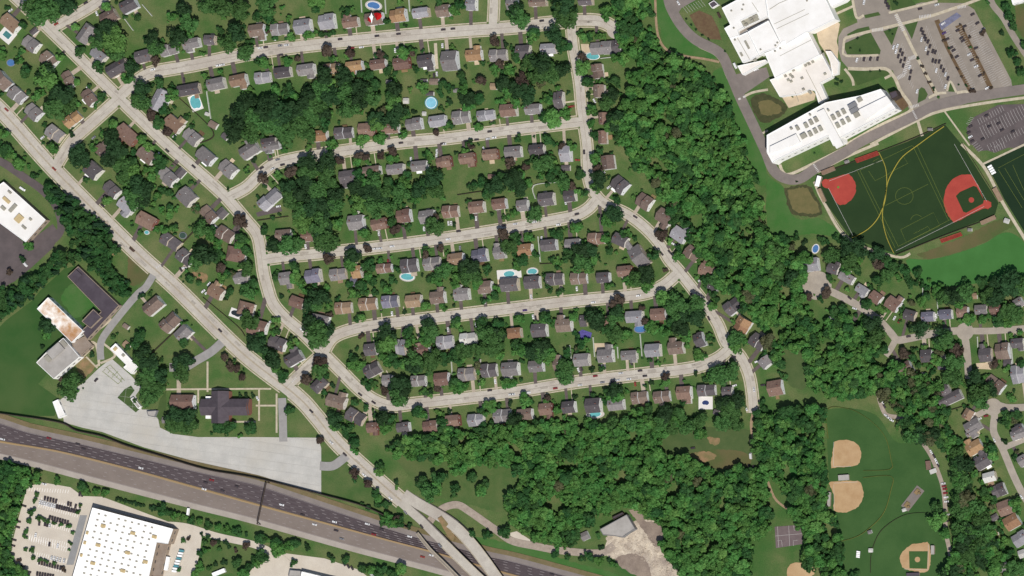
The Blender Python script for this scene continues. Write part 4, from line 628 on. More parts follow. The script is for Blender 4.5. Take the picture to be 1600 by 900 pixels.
# sports markings
mk = MB(); mw = MB(); zl = ZR
def ln(mb, t, pts, w=0.24): mb.ribbon(px(t, pts), w, zl)
for t, q in (('31',[(575,165),(815,640)]),('31',[(555,160),(795,650)]),('31',[(905,10),(1130,480)]),('31',[(930,5),(1145,470)]),('31',[(735,385),(1000,252)]),('31',[(830,535),(1035,428),(1075,510),(865,615),(830,535)]),('31',[(912,560),(1000,515),(1015,540)]),('31',[(630,170),(670,230),(760,185)]),('31',[(655,110),(690,90)]),('31',[(840,70),(875,120),(760,180)]),('31',[(575,165),(900,10)]),('31',[(815,640),(1145,470)])): ln(mk, t, q)
ln(mk,'31',[(853+55*math.cos(a*math.pi/16),325+52*math.sin(a*math.pi/16)) for a in range(33)]); ln(mk,'31',[(930+38*math.cos(a),480+38*math.sin(a)) for a in (3.3,3.7,4.1,4.5,4.9,5.3,5.6)])
for q in ([(1440,150),(1610,60)],[(1480,150),(1600,350)],[(1530,130),(1600,290)],[(1440,160),(1590,400)]): ln(mk,'31',q)
struct(mk.build('pitch_marking', 'mark_dim'))
for q in ([(1165,0),(1378,376)],[(1378,376),(1165,487)],[(1165,487),(800,668)],[(360,240),(500,186)],[(378,275),(530,570)],[(500,186),(720,100)]): ln(mw,'31',q)
for q in ([(412,62),(410,215)],[(410,215),(520,215)],[(415,490),(412,330)],[(412,320),(560,312)],[(1003,705),(1000,862)],[(1000,862),(850,856)]): ln(mw,'33',q)
for q in ([(130,585),(136,712)],[(60,590),(68,720)],[(160,585),(165,615),(190,612)],[(160,712),(158,680),(186,676)],[(60,680),(85,676),(90,715)],[(45,650),(215,635)]): ln(mw,'33',q,0.25)
struct(mw.build('pitch_marking', 'mark_white'))
c = MB(); zc = ZR+0.02
for t, x, y, r, mt in (('31',362,243,24,'redclay'),('31',440,270,8,'mark_dim'),('31',1272,350,17,'redclay'),('31',1372,380,22,'redclay'),('33',935,797,17,'tanclay'),('33',470,745,9,'tanpatch')):
    x0, y0 = px(t,[(x,y)])[0]; m = MB(); m.sheet([(x0+r*ZM*math.cos(a*math.pi/9), y0+r*ZM*math.sin(a*math.pi/9)) for a in range(18)], zc); struct(m.build('infield' if 'clay' in mt else 'pitch_marking', mt)); zc += 0.004
# bridges over the highway
def ramp(pts, zz, w0, mt, name, h=0.9, solid_to=0):
    pass
def deck(pts3, w, mt, depth, p0=0.0):
    p = smooth([P(x,y,z) for x,y,z in pts3], 3); zs = []
    full = [P(x,y,z) for x,y,z in pts3]; d = [0]
    for i in range(1, len(full)): d.append(d[-1]+math.hypot(full[i][0]-full[i-1][0], full[i][1]-full[i-1][1]))
    run = 0; q = p[0]; tot = sum(math.hypot(p[i+1][0]-p[i][0],p[i+1][1]-p[i][1]) for i in range(len(p)-1))
    for i, a in enumerate(p):
        run += math.hypot(a[0]-q[0], a[1]-q[1]); q = a; t = run/tot*d[-1]
        j = 0
        while j < len(d)-2 and d[j+1] < t: j += 1
        f = (t-d[j])/(d[j+1]-d[j]); zs.append(pts3[j][2]*(1-f)+pts3[j+1][2]*f)
    m = MB(); m.ribbon(p, w, -depth, 0.0, zs=zs); o = m.build('deck', mt)
    k = int(len(p)*p0); r1 = MB(); r1.ribbon(p[k:], 0.5, -0.2, 0.75, off=w/2+0.25, zs=zs[k:]); r2 = MB(); r2.ribbon(p[k:], 0.5, -0.2, 0.75, off=-w/2-0.25, zs=zs[k:])
    return o, r1.build('parapet', 'kerb'), r2.build('parapet', 'kerb'), p, zs
WEST = [(623,782,0.36),(640,797,1.3),(657,812,2.8),(676,831,4.6),(697,852,6),(720,875,6.5),(748,902,6.5),(790,940,6.5)]
EAST = [(631,772,0.38),(650,785,1.3),(668,795,2.2),(690,808,3.7),(712,824,5.0),(735,848,6.2),(757,876,6.6),(776,903,6.6),(805,945,6.6)]
for pts3, w, lab, p0 in ((WEST, 8.6, "left pale concrete carriageway bridge carrying main road over the highway", 0.42), (EAST, 11.0, "right wider pale concrete carriageway bridge carrying main road over the highway", 0.38)):
    root = emp('road_bridge', (0,0,0)); thing(root, lab, "bridge", "bridges over the highway")
    o, a, b_, p, zs = deck(pts3, w, 'road', 0.9, p0)
    for q in (o, a, b_): q.parent = root
    for i in (len(p)*3//5, len(p)*4//5):
        pm = MB(); pm.box(p[i][0], p[i][1], 0, 1.2, 5, zs[i]-0.8, math.radians(25)); pm.build('pier', 'concrete', root)
    fill = MB(); n = len(p)//2
    fill.ribbon(p[:n], w+1.0, -8, -0.95, zs=zs[:n]); o2 = fill.build('abutment', 'concrete', root)
root = emp('footbridge', (0,0,0)); thing(root, "narrow twin railed footbridge left of the road bridges over the highway", "footbridge")
o, a, b_, p, zs = deck([(652,833,5),(672,858,6.5),(700,886,6.5),(725,912,6.5)], 2.2, 'asphalt3', 0.5)
for q in (o, a, b_): q.parent = root
for i in (2, len(p)//2, len(p)-3):
    pm = MB(); pm.box(p[i][0], p[i][1], 0, 0.8, 0.8, zs[i]-0.5); pm.build('pier', 'concrete', root)
isl = MB(); isl.prism([P(*q, 4) for q in [(684,810),(690,806),(702,820),(711,838),(708,846),(700,838)]], 0, 4.4); thing(isl.build('planted_island', 'tanpatch'), "sandy planted wedge between the two road bridge carriageways", "island")
# patches in the streets, joints of the concrete lot, wheel-worn lanes
prng = random.Random(3)
pm = MB()
for p, hw, kb in ROADPTS:
    if not kb: continue
    for _ in range(len(p)//7):
        i = prng.randrange(2, max(3, len(p)-3)); l = prng.randrange(1, 4); pm.ribbon(p[i:i+l+1], prng.choice([0.5,0.9,1.6,2.4]), ZR+0.19+prng.random()*0.009, off=prng.uniform(-hw*0.7, hw*0.7)) if i+l+1 < len(p) else None
struct(pm.build('road_patch', 'patch'))
jm = MB(); LOT = [G(*q) for q in SHEETS[0][2]]; a0 = math.radians(-8); ca, sa = math.cos(a0), math.sin(a0)
for i in range(-40, 41):
    for (ux, uy, vx, vy) in ((ca,sa,-sa,ca),(-sa,ca,ca,sa)):
        run = []
        for k in range(-120, 121):
            c = (-330*1.0+ux*k*2.0+vx*i*9.0, -140+uy*k*2.0+vy*i*9.0)
            if inside(c, LOT): run.append(c)
            else:
                if len(run) > 3: jm.ribbon(run, 0.16, ZR-0.012 if ux == ca else ZR-0.008)
                run = []
struct(jm.build('pavement_joint', 'joint'))
wt = MB()
for f in (0.1,0.3,0.5,0.7,0.9):
    for e in (-0.022, 0.022): wt.ribbon(blend(an, am, f+e), 0.8, ZH+0.003)
struct(wt.build('wheel_track', 'high_track'))
# driveway helper
def near_road(p):
    best = None
    for rp, hw, kb in ROADPTS:
        if hw < 3: continue
        for q in rp:
            d = math.hypot(q[0]-p[0], q[1]-p[1])-hw
            if best is None or d < best[0]: best = (d, q, hw)
    return best
# ---------------------------------------------------------------- houses
REFS = []            # (x, y, short phrase): things other labels can point to
CW = {'g':'grey','d':'dark grey','l':'light grey','b':'brown','t':'tan','r':'reddish brown','o':'orange tan','p':'bluish grey','w':'white'}
win_me = None
def window_mesh(w=1.5, h=1.3):
    m = MB(); m.box(0, 0, 0, w, 0.12, h, 0, 0); m.box(0, 0.07, 0.12, w-0.3, 0.06, h-0.24, 0, 1); return m.mesh('window', ['white_trim','glass'])
WIN = window_mesh()
dm = MB(); dm.box(0,0,0,1.1,0.12,2.1,0,0); DOOR = dm.mesh('door', ['door_paint'])
dm = MB(); dm.box(0,0,0,4.6,0.1,2.3,0,0)
for i in range(3): dm.box(0,0.06,0.35+i*0.7,4.3,0.05,0.08,0,0)
GAR = dm.mesh('garage_door', ['garage_paint'])
dm = MB(); dm.box(0,0,0,0.8,0.6,1.6,0,0); dm.box(0,0,1.6,0.95,0.75,0.15,0,0); CHIM = dm.mesh('chimney', ['chimney_brick'])
dm = MB(); dm.box(0,0,0,0.28,0.28,0.7,0,0); dm.box(0,0,0.7,0.45,0.45,0.1,0,0); VENT = dm.mesh('roof_vent', ['white_trim'])
def gable(cx, lx, ly, z, rise, ov=0.5, hip=0.0):
    """walls prism + roof pieces in house coordinates, ridge along x"""
    x0, x1, y0, y1 = cx-lx/2, cx+lx/2, -ly/2, ly/2; w = MB(); r = MB()
    if hip:
        w.add([(x0,y0,0),(x1,y0,0),(x1,y1,0),(x0,y1,0),(x0,y0,z),(x1,y0,z),(x1,y1,z),(x0,y1,z)], [(0,1,5,4),(1,2,6,5),(2,3,7,6),(3,0,4,7),(4,5,6,7)])
        a = ov; k = z-ov*rise/(ly/2)
        V = [(x0-a,y0-a,k),(x1+a,y0-a,k),(x1+a,y1+a,k),(x0-a,y1+a,k),(x0+hip,0,z+rise),(x1-hip,0,z+rise)]
        r.add(V, [(0,1,5,4),(1,2,5),(2,3,4,5),(3,0,4),(3,2,1,0)])
    else:
        w.add([(x0,y0,0),(x1,y0,0),(x1,y1,0),(x0,y1,0),(x0,y0,z),(x1,y0,z),(x1,y1,z),(x0,y1,z),(x0,0,z+rise),(x1,0,z+rise)], [(0,1,5,4),(1,2,6,9,5),(2,3,7,6),(3,0,4,8,7)])
        s = rise/(ly/2); t = 0.16; o = 0.2; ye = ly/2+ov
        V = []
        for x in (x0-o, x1+o):
            V += [(x,-ye,z-ov*s+0.02),(x,0,z+rise+0.02),(x,ye,z-ov*s+0.02),(x,ye,z-ov*s+t+0.02),(x,0,z+rise+t+0.02),(x,-ye,z-ov*s+t+0.02)]
        r.add(V, [(0,1,4,5),(1,2,3,4),(11,10,7,6),(10,9,8,7),(5,4,10,11),(4,3,9,10),(0,5,11,6),(3,2,8,9),(1,0,6,7),(2,1,7,8)])
    return w, r
def child(name, me, par, loc, rz=0.0): return link(name, me, par, loc, rz)
hrng = random.Random(11)
HOUSES = []
def make_house(x, y, wz, dz, ang, col, fl, label, short, group):
    zf = 5.0
    cx, cy = P(x, y, zf); lx = wz*ZM*0.88; ly = dz*ZM*0.90; rz = -math.radians(ang)
    h = thing(emp('house', (cx, cy, 0), rz), label, 'house', group)
    small = lx < 8.5
    z1 = hrng.uniform(5.0, 6.0) if not small else 3.2
    rise = ly*hrng.uniform(0.2, 0.28)
    sid = 'siding%d' % hrng.choice([0,0,0,1,1,2,2,3]) if col not in 'r' or hrng.random() < 0.6 else 'brick'
    rm = 'roof_'+col
    segs = []
    if 's' in fl:
        f = hrng.uniform(0.42, 0.56); la, lb = lx*f, lx*(1-f)
        lo = (-lx/2+la/2, la) if hrng.random() < 0.3 else (lx/2-lb/2, lb); hi = (lx/2-lb/2, lb) if lo[0] < 0 else (-lx/2+la/2, la)
        segs = [(*lo, ly*0.94, z1-1.9, rise*0.95, True), (*hi, ly, z1, rise, False)]
    else: segs = [(0.0, lx, ly, z1, rise, False)]
    for (c0, l, d, z, r_, low) in segs:
        w, r = gable(c0, l-(0.02 if low else 0), d, z, r_, hip=(min(l*0.3, d*0.45) if 'h' in fl else 0))
        w.build('wall', sid, h); ro = r.build('roof', rm, h)
        if not low:
            if not small: child('chimney', CHIM, ro, (c0+l*hrng.choice([-0.3,0.28]), hrng.choice([-1,1])*d*0.12, z+r_*0.75))
            child('roof_vent', VENT, ro, (c0+l*hrng.uniform(-0.25,0.25), hrng.choice([-1,1])*d*0.2, z+r_*0.6))
    if 'v' in fl or (not small and 's' not in fl and 'h' not in fl and hrng.random() < 0.4):    # rear or front wing with its own ridge
        d = hrng.choice([-1, 1]) if 'v' not in fl else 1
        wl = lx*0.38; wd = ly*0.42; c0 = hrng.choice([-1, 1])*lx*0.22
        w, r = gable(0, wd, wl, z1-(2.2 if 's' in fl else 0.9), wl*0.2)
        for mb, nm, mt in ((w,'wing_wall',sid),(r,'wing_roof',rm)):
            mb.v = [(c0-yy, d*(ly/2+wd/2-0.25)+xx*1.0, zz) for xx, yy, zz in mb.v]; mb.build(nm, mt, h)
    if 'w' in fl:
        m = MB(); d = hrng.choice([-1,1]); bx = hrng.uniform(-0.2,0.2)*lx
        m.box(bx, -(ly/2+0.9), 2.5, lx*0.36, 3.4, 0.2)
        for q in (-1,1): m.box(bx+q*lx*0.16, -(ly/2+2.3), 0, 0.2, 0.2, 2.5)
        m.build('porch_roof', 'white_trim', h)
    if not small and 'w' not in fl and hrng.random() < 0.6:     # terrace or deck on the garden side
        tw, td = hrng.uniform(3.5, 6.5), hrng.uniform(2.6, 4.2); cx0, cy0 = cx, cy; c_, n_ = math.cos(rz), math.sin(rz); bb = near_road((cx, cy)); sd = 1
        if bb: sd = -1 if (-(bb[1][0]-cx)*n_+(bb[1][1]-cy)*c_) > 0 else 1
        m = MB(); hh = hrng.choice([0.12, 0.12, 0.9]); m.box(hrng.uniform(-0.25,0.25)*lx, sd*(ly/2+td/2+0.02), 0, tw, td, hh); m.build('terrace' if hh < 0.5 else 'deck', hrng.choice(['paving','soil','drive_pale','roof_t','tanpatch','bridge_deck']), h)
    east = max(segs, key=lambda q: q[0]); zz = east[3]; hx = lx/2
    ly2 = east[2]
    for q in (-0.25, 0.25):
        if not small: child('window', WIN, h, (hx+0.03, q*ly2, zz-2.0), -math.pi/2)
        child('window', WIN, h, (hx-1.8-abs(q)*8, math.copysign(ly2/2+0.03, q), zz-1.9), 0 if q > 0 else math.pi)
    # which long side faces the street?
    c, n = math.cos(rz), math.sin(rz)
    best = near_road((cx, cy)); side = 1
    if best:
        dx, dy = best[1][0]-cx, best[1][1]-cy; side = 1 if (-dx*n+dy*c) > 0 else -1
    face = segs[0][2]/2+0.03
    dxo = segs[0][0] - (0 if len(segs) > 1 else lx*0.28)
    if not small:
        child('garage_door', GAR, h, (dxo, side*face, 0.0), 0 if side > 0 else math.pi)
        child('door', DOOR, h, (min(lx/2-1.5, 1.5) if len(segs) == 1 else segs[1][0], side*(ly2/2+0.03), 0.1), 0 if side > 0 else math.pi)
    HOUSES.append((x, y, cx, cy, rz, lx, ly, side, dxo, best, small, fl))
    REFS.append((x, y, short)); return h
POOLWORD = {}
for full, brief, frm, data in ROWS:
    ents = [e.strip() for e in data.replace('\n', '|').split('|') if e.strip()]
    rows = []
    for e in ents:
        t, rest = e.split(':'); v = rest.split(); fl = ''.join(v[6:]); zx, zy = float(v[0]), float(v[1])
        if float(v[2]) < 20: continue
        X, Y = T(t, zx, zy); rows.append((X, Y, float(v[2]), float(v[3]), float(v[4]), v[5], fl))
    rows.sort(key=lambda r: r[0] if frm == 'left' else r[1])
    for i, r in enumerate(rows):
        side = frm
        label = f"{CW[r[5]]}-roofed house, {ORD[i]} from {side} in {full}"
        short = f"{ORD[i]} house from {side} {brief}" if brief.startswith(('above','below','right of','left of')) else f"{ORD[i]} house from {side} {brief}"
        make_house(*r[:7], label, short, "houses in the "+full)
# driveways, each from the garage to its street
dz = ZR-0.03
dv = MB(); n_d = 0
for (x, y, cx, cy, rz, lx, ly, side, dxo, best, small, fl) in HOUSES:
    if small or not best or best[0] > 38: continue
    c, n = math.cos(rz), math.sin(rz); fx, fy = -n*side, c*side
    sx, sy = cx+dxo*c+fx*ly/2, cy+dxo*n+fy*ly/2
    # go straight out until a street is reached
    end = None
    for k in range(2, 40):
        q = (sx+fx*k, sy+fy*k); hit = False
        for rp, hw, kb in ROADPTS:
            if hw < 3: continue
            if any((q[0]-a[0])**2+(q[1]-a[1])**2 < hw*hw for a in rp): hit = True; break
        if hit: end = q; break
    if not end: continue
    m = MB(); w = hrng.choice([3.0,3.6,4.4]); m.ribbon([(sx,sy),end], w, dz+0.0004*(n_d % 40)); n_d += 1
    o = struct(m.build('driveway', hrng.choice(['drive_dark','drive_dark','drive_dark','drive_pale'])))
    # walk to the front door
    if hrng.random() < 0.25:
        m = MB(); a = (sx+(lx*0.45)*c, sy+(lx*0.45)*n); m.ribbon([a, (a[0]+(end[0]-sx), a[1]+(end[1]-sy))], 1.0, dz-0.02-0.0002*(n_d%40)); struct(m.build('footpath', 'walk'))
# sheds
USED = {}
def nearest(x, y, k=1, skip=None):
    return sorted(REFS, key=lambda r: (r[0]-x)**2+(r[1]-y)**2)[:k]
def direc(x, y, rx, ry):
    a = math.degrees(math.atan2(-(y-ry), x-rx)) % 360
    return ["right of","upper right of","above","upper left of","left of","lower left of","below","lower right of"][int((a+22.5)//45) % 8]
PENDING = []         # (obj, x, y, descriptor, category, group): labels are chosen once everything stands
def later(o, x, y, desc, cat, group): PENDING.append((o, x, y, desc, cat, group))
SW = {'g':'grey','d':'dark','l':'light grey','b':'brown','t':'tan','r':'reddish','o':'orange','p':'purple','w':'white'}
for e in SHEDS.replace('\n', '|').split('|'):
    t, rest = e.strip().split(':'); v = rest.split(); wz, dzz = float(v[2]), float(v[3])
    if wz < 10: continue
    X, Y = T(t, float(v[0]), float(v[1])); c = P(X, Y, 2.6); s = emp('shed', (c[0], c[1], 0), -math.radians(float(v[4])))
    w, r = gable(0, wz*ZM*0.9, dzz*ZM*0.9, 2.3, dzz*ZM*0.16, ov=0.2); w.build('wall', 'siding%d' % hrng.randrange(3), s); r.build('roof', 'roof_'+v[5], s)
    d = child('door', DOOR, s, (0, dzz*ZM*0.45+0.03, 0)); later(s, X, Y, f"{SW[v[5]]} {'shed' if wz < 50 else 'garage'}", 'shed', 'sheds and garages')
# pools
def pool_shape(kind, rx, ry):
    if kind == 'rect': return [(-rx,-ry),(rx,-ry),(rx,ry),(-rx,ry)]
    pts = []
    for k in range(28):
        a = 2*math.pi*k/28; f = 1.0
        if kind == 'kidney': f = 1-0.28*math.exp(-((a-math.pi*1.45)/0.5)**2)
        if kind == 'fan': f = 1+0.25*math.cos(a)
        pts.append((rx*f*math.cos(a), ry*f*math.sin(a)))
    return pts
for e in POOLS.split('\n'):
    d, words = e.split('|'); t, rest = d.split(':'); v = rest.split()
    X, Y = T(t, float(v[0]), float(v[1])); c = P(X, Y, 0.3); rz = -math.radians(float(v[4])); above = v[5] == 'round' or 'above-ground' in words
    root = thing(emp('pool', (c[0], c[1], 0), rz), words, 'pool')
    rx, ry = float(v[2])*ZM, float(v[3])*ZM; sh = pool_shape(v[5], rx, ry); dx, dy = float(v[7])*ZM, float(v[8])*ZM
    top = 1.2 if above else 0.34
    m = MB(); dk = [(dx*math.cos(a*math.pi/14), dy*math.sin(a*math.pi/14)) for a in range(28)] if v[5] in ('kidney','oval','round','fan') and v[9] != 'white' else [(-dx,-dy),(dx,-dy),(dx,dy),(-dx,dy)]
    m.prism(dk, 0, top-0.08); m.build('deck', 'deck_'+v[9], root)
    m = MB(); n = len(sh); inn = sh; out = [(a*1.07, b*1.09) for a, b in sh]
    m.add([(a,b,top) for a,b in out]+[(a,b,top+0.02) for a,b in inn]+[(a,b,0) for a,b in out], [(i,(i+1)%n,(i+1)%n+n,i+n) for i in range(n)]+[(i+2*n,(i+1)%n+2*n,(i+1)%n,i) for i in range(n)]); m.build('rim', 'white_trim' if v[9] != 'grey' else 'metal_grey', root)
    m = MB(); m.sheet(inn, top-0.05); m.build('water', 'water_'+v[6], root)
    REFS.append((X, Y, words.split(' pool')[0].split(' behind')[0].split(' on ')[0]+' pool')) if False else None
# red canopy and white tarp at the house with the blue pool
fx, fy = P(583, 27, 9.6); UP = 2.3
m = MB(); prof = [(-1.2,3.6),(2.4,4.4),(6.2,3.4),(7.0,0.6),(5.2,-2.2),(2.2,-3.6),(0.6,-1.2)]
ctr = (3.0,0.6); n = len(prof); V = [(x,y,6.9+0.5*math.sin(i*1.7)) for i,(x,y) in enumerate(prof)]+[(ctr[0],ctr[1],8.6)]+[(x,y,6.7+0.5*math.sin(i*1.7)) for i,(x,y) in enumerate(prof)]
m.add(V, [(i,(i+1)%n,n) for i in range(n)]+[(i+n+1,(i+1)%n+n+1,(i+1)%n,i) for i in range(n)]); o = m.build('red_canopy', 'red_cloth', None, (fx+1.5, fy+0.4, UP)); thing(o, "bright red cloth canopy over house roof beside white kite shaped tarp", "canopy")
m = MB(); prof = [(0,4.4),(0.9,1.8),(1.9,0.3),(1.2,-1.0),(0.7,-4.0),(0.2,-6.8),(-0.5,-3.4),(-1.6,-1.2),(-2.6,0.2),(-1.2,1.6)]
n = len(prof); m.add([(x,y,8.7) for x,y in prof]+[(0,0,9.6)]+[(x,y,8.5) for x,y in prof], [(i,(i+1)%n,n) for i in range(n)][::1]+[(i+n+1,(i+1)%n+n+1,(i+1)%n,i) for i in range(n)])
for f in range(len(m.f)): m.f[f] = m.f[f][::-1]
o = m.build('white_tarp', 'white_cloth', None, (fx-1.0, fy+0.2, UP)); thing(o, "white kite shaped tarp over house roof beside red canopy", "tarp")
m = MB(); prof = [(-2.2,1.6),(0.4,0.8),(1.0,-2.2),(-0.6,-4.2),(-3.2,-2.6),(-3.6,0.2)]; n = len(prof)
m.add([(x,y,7.2) for x,y in prof]+[(-1.4,-1.2,8.2)]+[(x,y,7.0) for x,y in prof], [(i+n+1,(i+1)%n+n+1,(i+1)%n,i) for i in range(n)]+[(n,(i+1)%n,i) for i in range(n)]); o = m.build('red_awning', 'red_cloth', None, (fx-2.2, fy-1.0, UP)); thing(o, "smaller dark red awning left of white kite shaped tarp", "awning")
# ---------------------------------------------------------------- larger buildings
def roof_building(name, label, cat, poly_t, h, wallm, roofm, lip=0.7, parts=()):
    """flat-roofed building whose roof outline is seen at height h"""
    t, pts = poly_t; pl = px(t, pts, h)
    if area(pl) < 0: pl = pl[::-1]
    cx = sum(p[0] for p in pl)/len(pl); cy = sum(p[1] for p in pl)/len(pl); loc = [(x-cx, y-cy) for x, y in pl]
    root = thing(emp(name, (cx, cy, 0)), label, cat)
    w = MB(); n = len(loc); w.add([(x,y,0) for x,y in loc]+[(x,y,h-0.01) for x,y in loc], [(i,(i+1)%n,(i+1)%n+n,i+n) for i in range(n)]); w.build('wall', wallm, root)
    r = MB(); r.sheet(loc, h-lip+0.05); ro = r.build('roof', roofm, root)
    p = MB(); 
    for i in range(n):          # parapet just inside each edge
        a, b = loc[i], loc[(i+1)%n]; d = math.hypot(b[0]-a[0], b[1]-a[1]); ux, uy = (b[0]-a[0])/d, (b[1]-a[1])/d; nx, ny = -uy*0.5, ux*0.5
        p.add([(a[0],a[1],h),(b[0],b[1],h),(b[0]+nx-ux*0.3,b[1]+ny-uy*0.3,h),(a[0]+nx+ux*0.3,a[1]+ny+uy*0.3,h),(b[0]+nx-ux*0.3,b[1]+ny-uy*0.3,h-lip),(a[0]+nx+ux*0.3,a[1]+ny+uy*0.3,h-lip)], [(0,1,2,3),(3,2,4,5)])
    p.build('parapet', wallm if roofm not in ('white_roof','rust_roof','store_roof') else 'white_trim', root)
    # window bands along the walls
    for i in range(n):
        a, b = loc[i], loc[(i+1)%n]; d = math.hypot(b[0]-a[0], b[1]-a[1])
        if d < 9 or h < 4: continue
        ux, uy = (b[0]-a[0])/d, (b[1]-a[1])/d; nx, ny = uy*0.04, -ux*0.04; k = int(d//7)
        for q in range(min(k, 12)):
            f = (q+0.5)/k*d; m = MB(); mx, my = a[0]+ux*f+nx, a[1]+uy*f+ny
            m.box(mx, my, h*0.45, 3.2, 0.1, 1.5, math.atan2(uy, ux)); m.build('window', 'glass', root)
    return root, (cx, cy)
def on_roof(root, c, name, t, x, y, z, lx, ly, hh, ang, mt, roofname='roof'):
    q = px(t, [(x, y)], z)[0]; m = MB(); m.box(0, 0, 0, lx*ZM, ly*ZM, hh); 
    if name == 'roof_unit': m.box(lx*ZM*0.22, 0, hh, min(lx,ly)*ZM*0.5, min(lx,ly)*ZM*0.5, 0.3)
    return link(name, m.mesh(name, [mt]), root, (q[0]-c[0], q[1]-c[1], z-hh if name == 'raised_roof' else z-0.7), -math.radians(ang))
# store with white roof
st, c = roof_building('store', "huge white-roofed store with rows of grey skylights at bottom left", "store", ('03', [(577,472),(1083,606),(1050,700),(980,690),(925,930),(880,1010),(440,950)]), 10.5, 'block_wall', 'store_roof')
sky = MB(); sky.box(0,0,0,2.2,1.6,0.5); SKY = sky.mesh('skylight', ['unit_grey'])
cnt = 0
for j in range(12):
    for i in range(9):
        x = 617+i*41.5-j*9.2; y = 512+i*10.6+j*37
        if y > 905 or x > 1040 or (x > 940 and y > 680) : continue
        if (i*7+j*5) % 11 == 3: continue
        q = px('03', [(x, y)], 10.4)[0]; link('skylight', SKY, st, (q[0]-c[0], q[1]-c[1], 9.9), -math.radians(14)); cnt += 1
for x, y in ((645,587),(830,632),(965,655),(613,707),(797,755),(580,820),(768,868),(545,630),(530,692),(508,770),(908,812)): on_roof(st, c, 'roof_unit', '03', x, y, 10.7, 26 if x > 560 else 12, 20, 1.5, 14, 'unit_tan')
roof_building('loading_bay', "low tan flat roofed loading bay on right side of white store", "loading bay", ('03', [(990,695),(1052,702),(1000,905),(935,905)]), 5.0, 'block_wall', 'tan_flat')
# school
def ZA(x, y): return (1120+x/8, y/8)
def ZB_(x, y): return (1140+x/8.89, 80+y/8.89)
c1 = P(1230, 70, 5); sc1 = thing(emp('school', (c1[0], c1[1], 0)), "sprawling school of stepped white and cream flat roofs at top right", "school")
def block(pts, h, roofm, conv, lip=0.6):
    q = [P(*conv(*p), h) for p in pts]; q = [(x-c1[0], y-c1[1]) for x, y in q]; q = q if area(q) > 0 else q[::-1]; n = len(q)
    w = MB(); w.add([(x,y,0) for x,y in q]+[(x,y,h-0.02) for x,y in q], [(i,(i+1)%n,(i+1)%n+n,i+n) for i in range(n)]); w.build('wall', 'white_wall', sc1)
    r = MB(); r.sheet(q, h); o = r.build('roof', roofm, sc1)
    e = MB()
    for i in range(n):
        a, b = q[i], q[(i+1)%n]; d = math.hypot(b[0]-a[0], b[1]-a[1]); ux, uy = (b[0]-a[0])/d, (b[1]-a[1])/d
        e.box((a[0]+b[0])/2-uy*0.2, (a[1]+b[1])/2+ux*0.2, h+0.003*(i%3), d-0.3, 0.4, 0.55, math.atan2(uy, ux))
    e.build('parapet', 'white_trim', sc1); return o
block([(65,100),(250,0),(480,-80),(600,-60),(640,208),(550,250),(500,160),(295,260),(338,345),(262,388),(280,448),(165,480),(95,355),(170,310)], 8.0, 'white_roof', ZA)
block([(295,262),(498,164),(546,250),(340,343)], 5.0, 'unit_grey', ZA); block([(262,390),(640,218),(648,252),(285,436)], 3.5, 'asphalt3', ZA)
block([(388,398),(648,258),(798,545),(760,600),(592,650),(532,688)], 11.0, 'white_roof', ZA); block([(165,482),(280,450),(384,400),(528,690),(440,742),(325,785)], 7.0, 'white_roof', ZA)
block([(605,-60),(1340,-60),(1480,240),(1160,400),(1130,398),(870,553),(845,508),(800,538),(645,215)], 13.0, 'white_roof', ZA)
block([(873,557),(1145,408),(1288,688),(728,976),(600,664),(762,604),(800,548),(846,515)], 10.0, 'white_roof', ZA)
block([(560,398),(640,372),(1280,40),(1410,290),(1425,360),(1258,447),(1350,650),(1240,730),(1190,560),(1130,530),(960,600),(700,635)], 6.5, 'cream_roof', ZB_)
block([(110,205),(500,118),(522,140),(182,330)], 6.0, 'cream_roof', ZB_); block([(1335,0),(1410,0),(1518,150),(1508,318),(1432,340),(1402,150)], 4.0, 'cream_roof', ZB_)
block([(1372,0),(1640,-20),(1600,18),(1432,92)], 7.0, 'white_roof', ZA)
def seam(pts, conv, z, w=0.4):
    q = [P(*conv(*p), z) for p in pts]; m = MB(); m.ribbon([(x-c1[0], y-c1[1]) for x, y in q], w, z-0.3, z+0.25); m.build('roof_seam', 'unit_grey', sc1)
seam([(1060,255),(1285,690)], ZB_, 6.6); seam([(660,118),(780,40),(900,-10)], ZA, 13.1); seam([(440,30),(520,150)], ZA, 8.1); seam([(255,470),(410,740)], ZA, 7.1); seam([(720,300),(1100,120)], ZA, 13.1, 0.25); seam([(750,360),(1150,170)], ZA, 13.1, 0.25); seam([(790,700),(1180,500)], ZA, 10.1, 0.25); seam([(905,560),(960,700)], ZB_, 6.6, 0.3)
def unit(x, y, conv, z, l, w, h, ang, mt='unit_grey'):
    q = P(*conv(x, y), z); m = MB(); m.box(0,0,0,l,w,h); m.box(l*0.2,0,h,min(l,w)*0.5,min(l,w)*0.5,0.3); link('roof_unit', m.mesh('roof_unit',[mt]), sc1, (q[0]-c1[0], q[1]-c1[1], z), -math.radians(ang))
for x, y in ((340,285),(375,310),(430,240),(470,215),(505,200),(445,260)): unit(x, y, ZA, 5.0, 3.2, 2.4, 1.8, -27)
for x, y in ((185,135),(335,60),(320,120),(215,350),(230,500),(550,620),(735,570),(795,605),(730,640),(760,535),(1130,10)): unit(x, y, ZA, 8.05 if x < 300 else 11.0 if x < 790 and y > 500 else 10.05 if y > 500 else 8.05 if x < 400 else 13.05, 1.6, 1.4, 1.0, -27)
for x, y in ((780,345),(850,330),(880,360),(820,400),(860,420),(1090,165),(1160,150),(1110,180),(1060,200),(1030,530),(1110,560),(1130,580),(1010,375),(1330,315),(1305,40),(890,265)): unit(x, y, ZB_, 6.55, 2.6, 2.0, 1.3, -27)
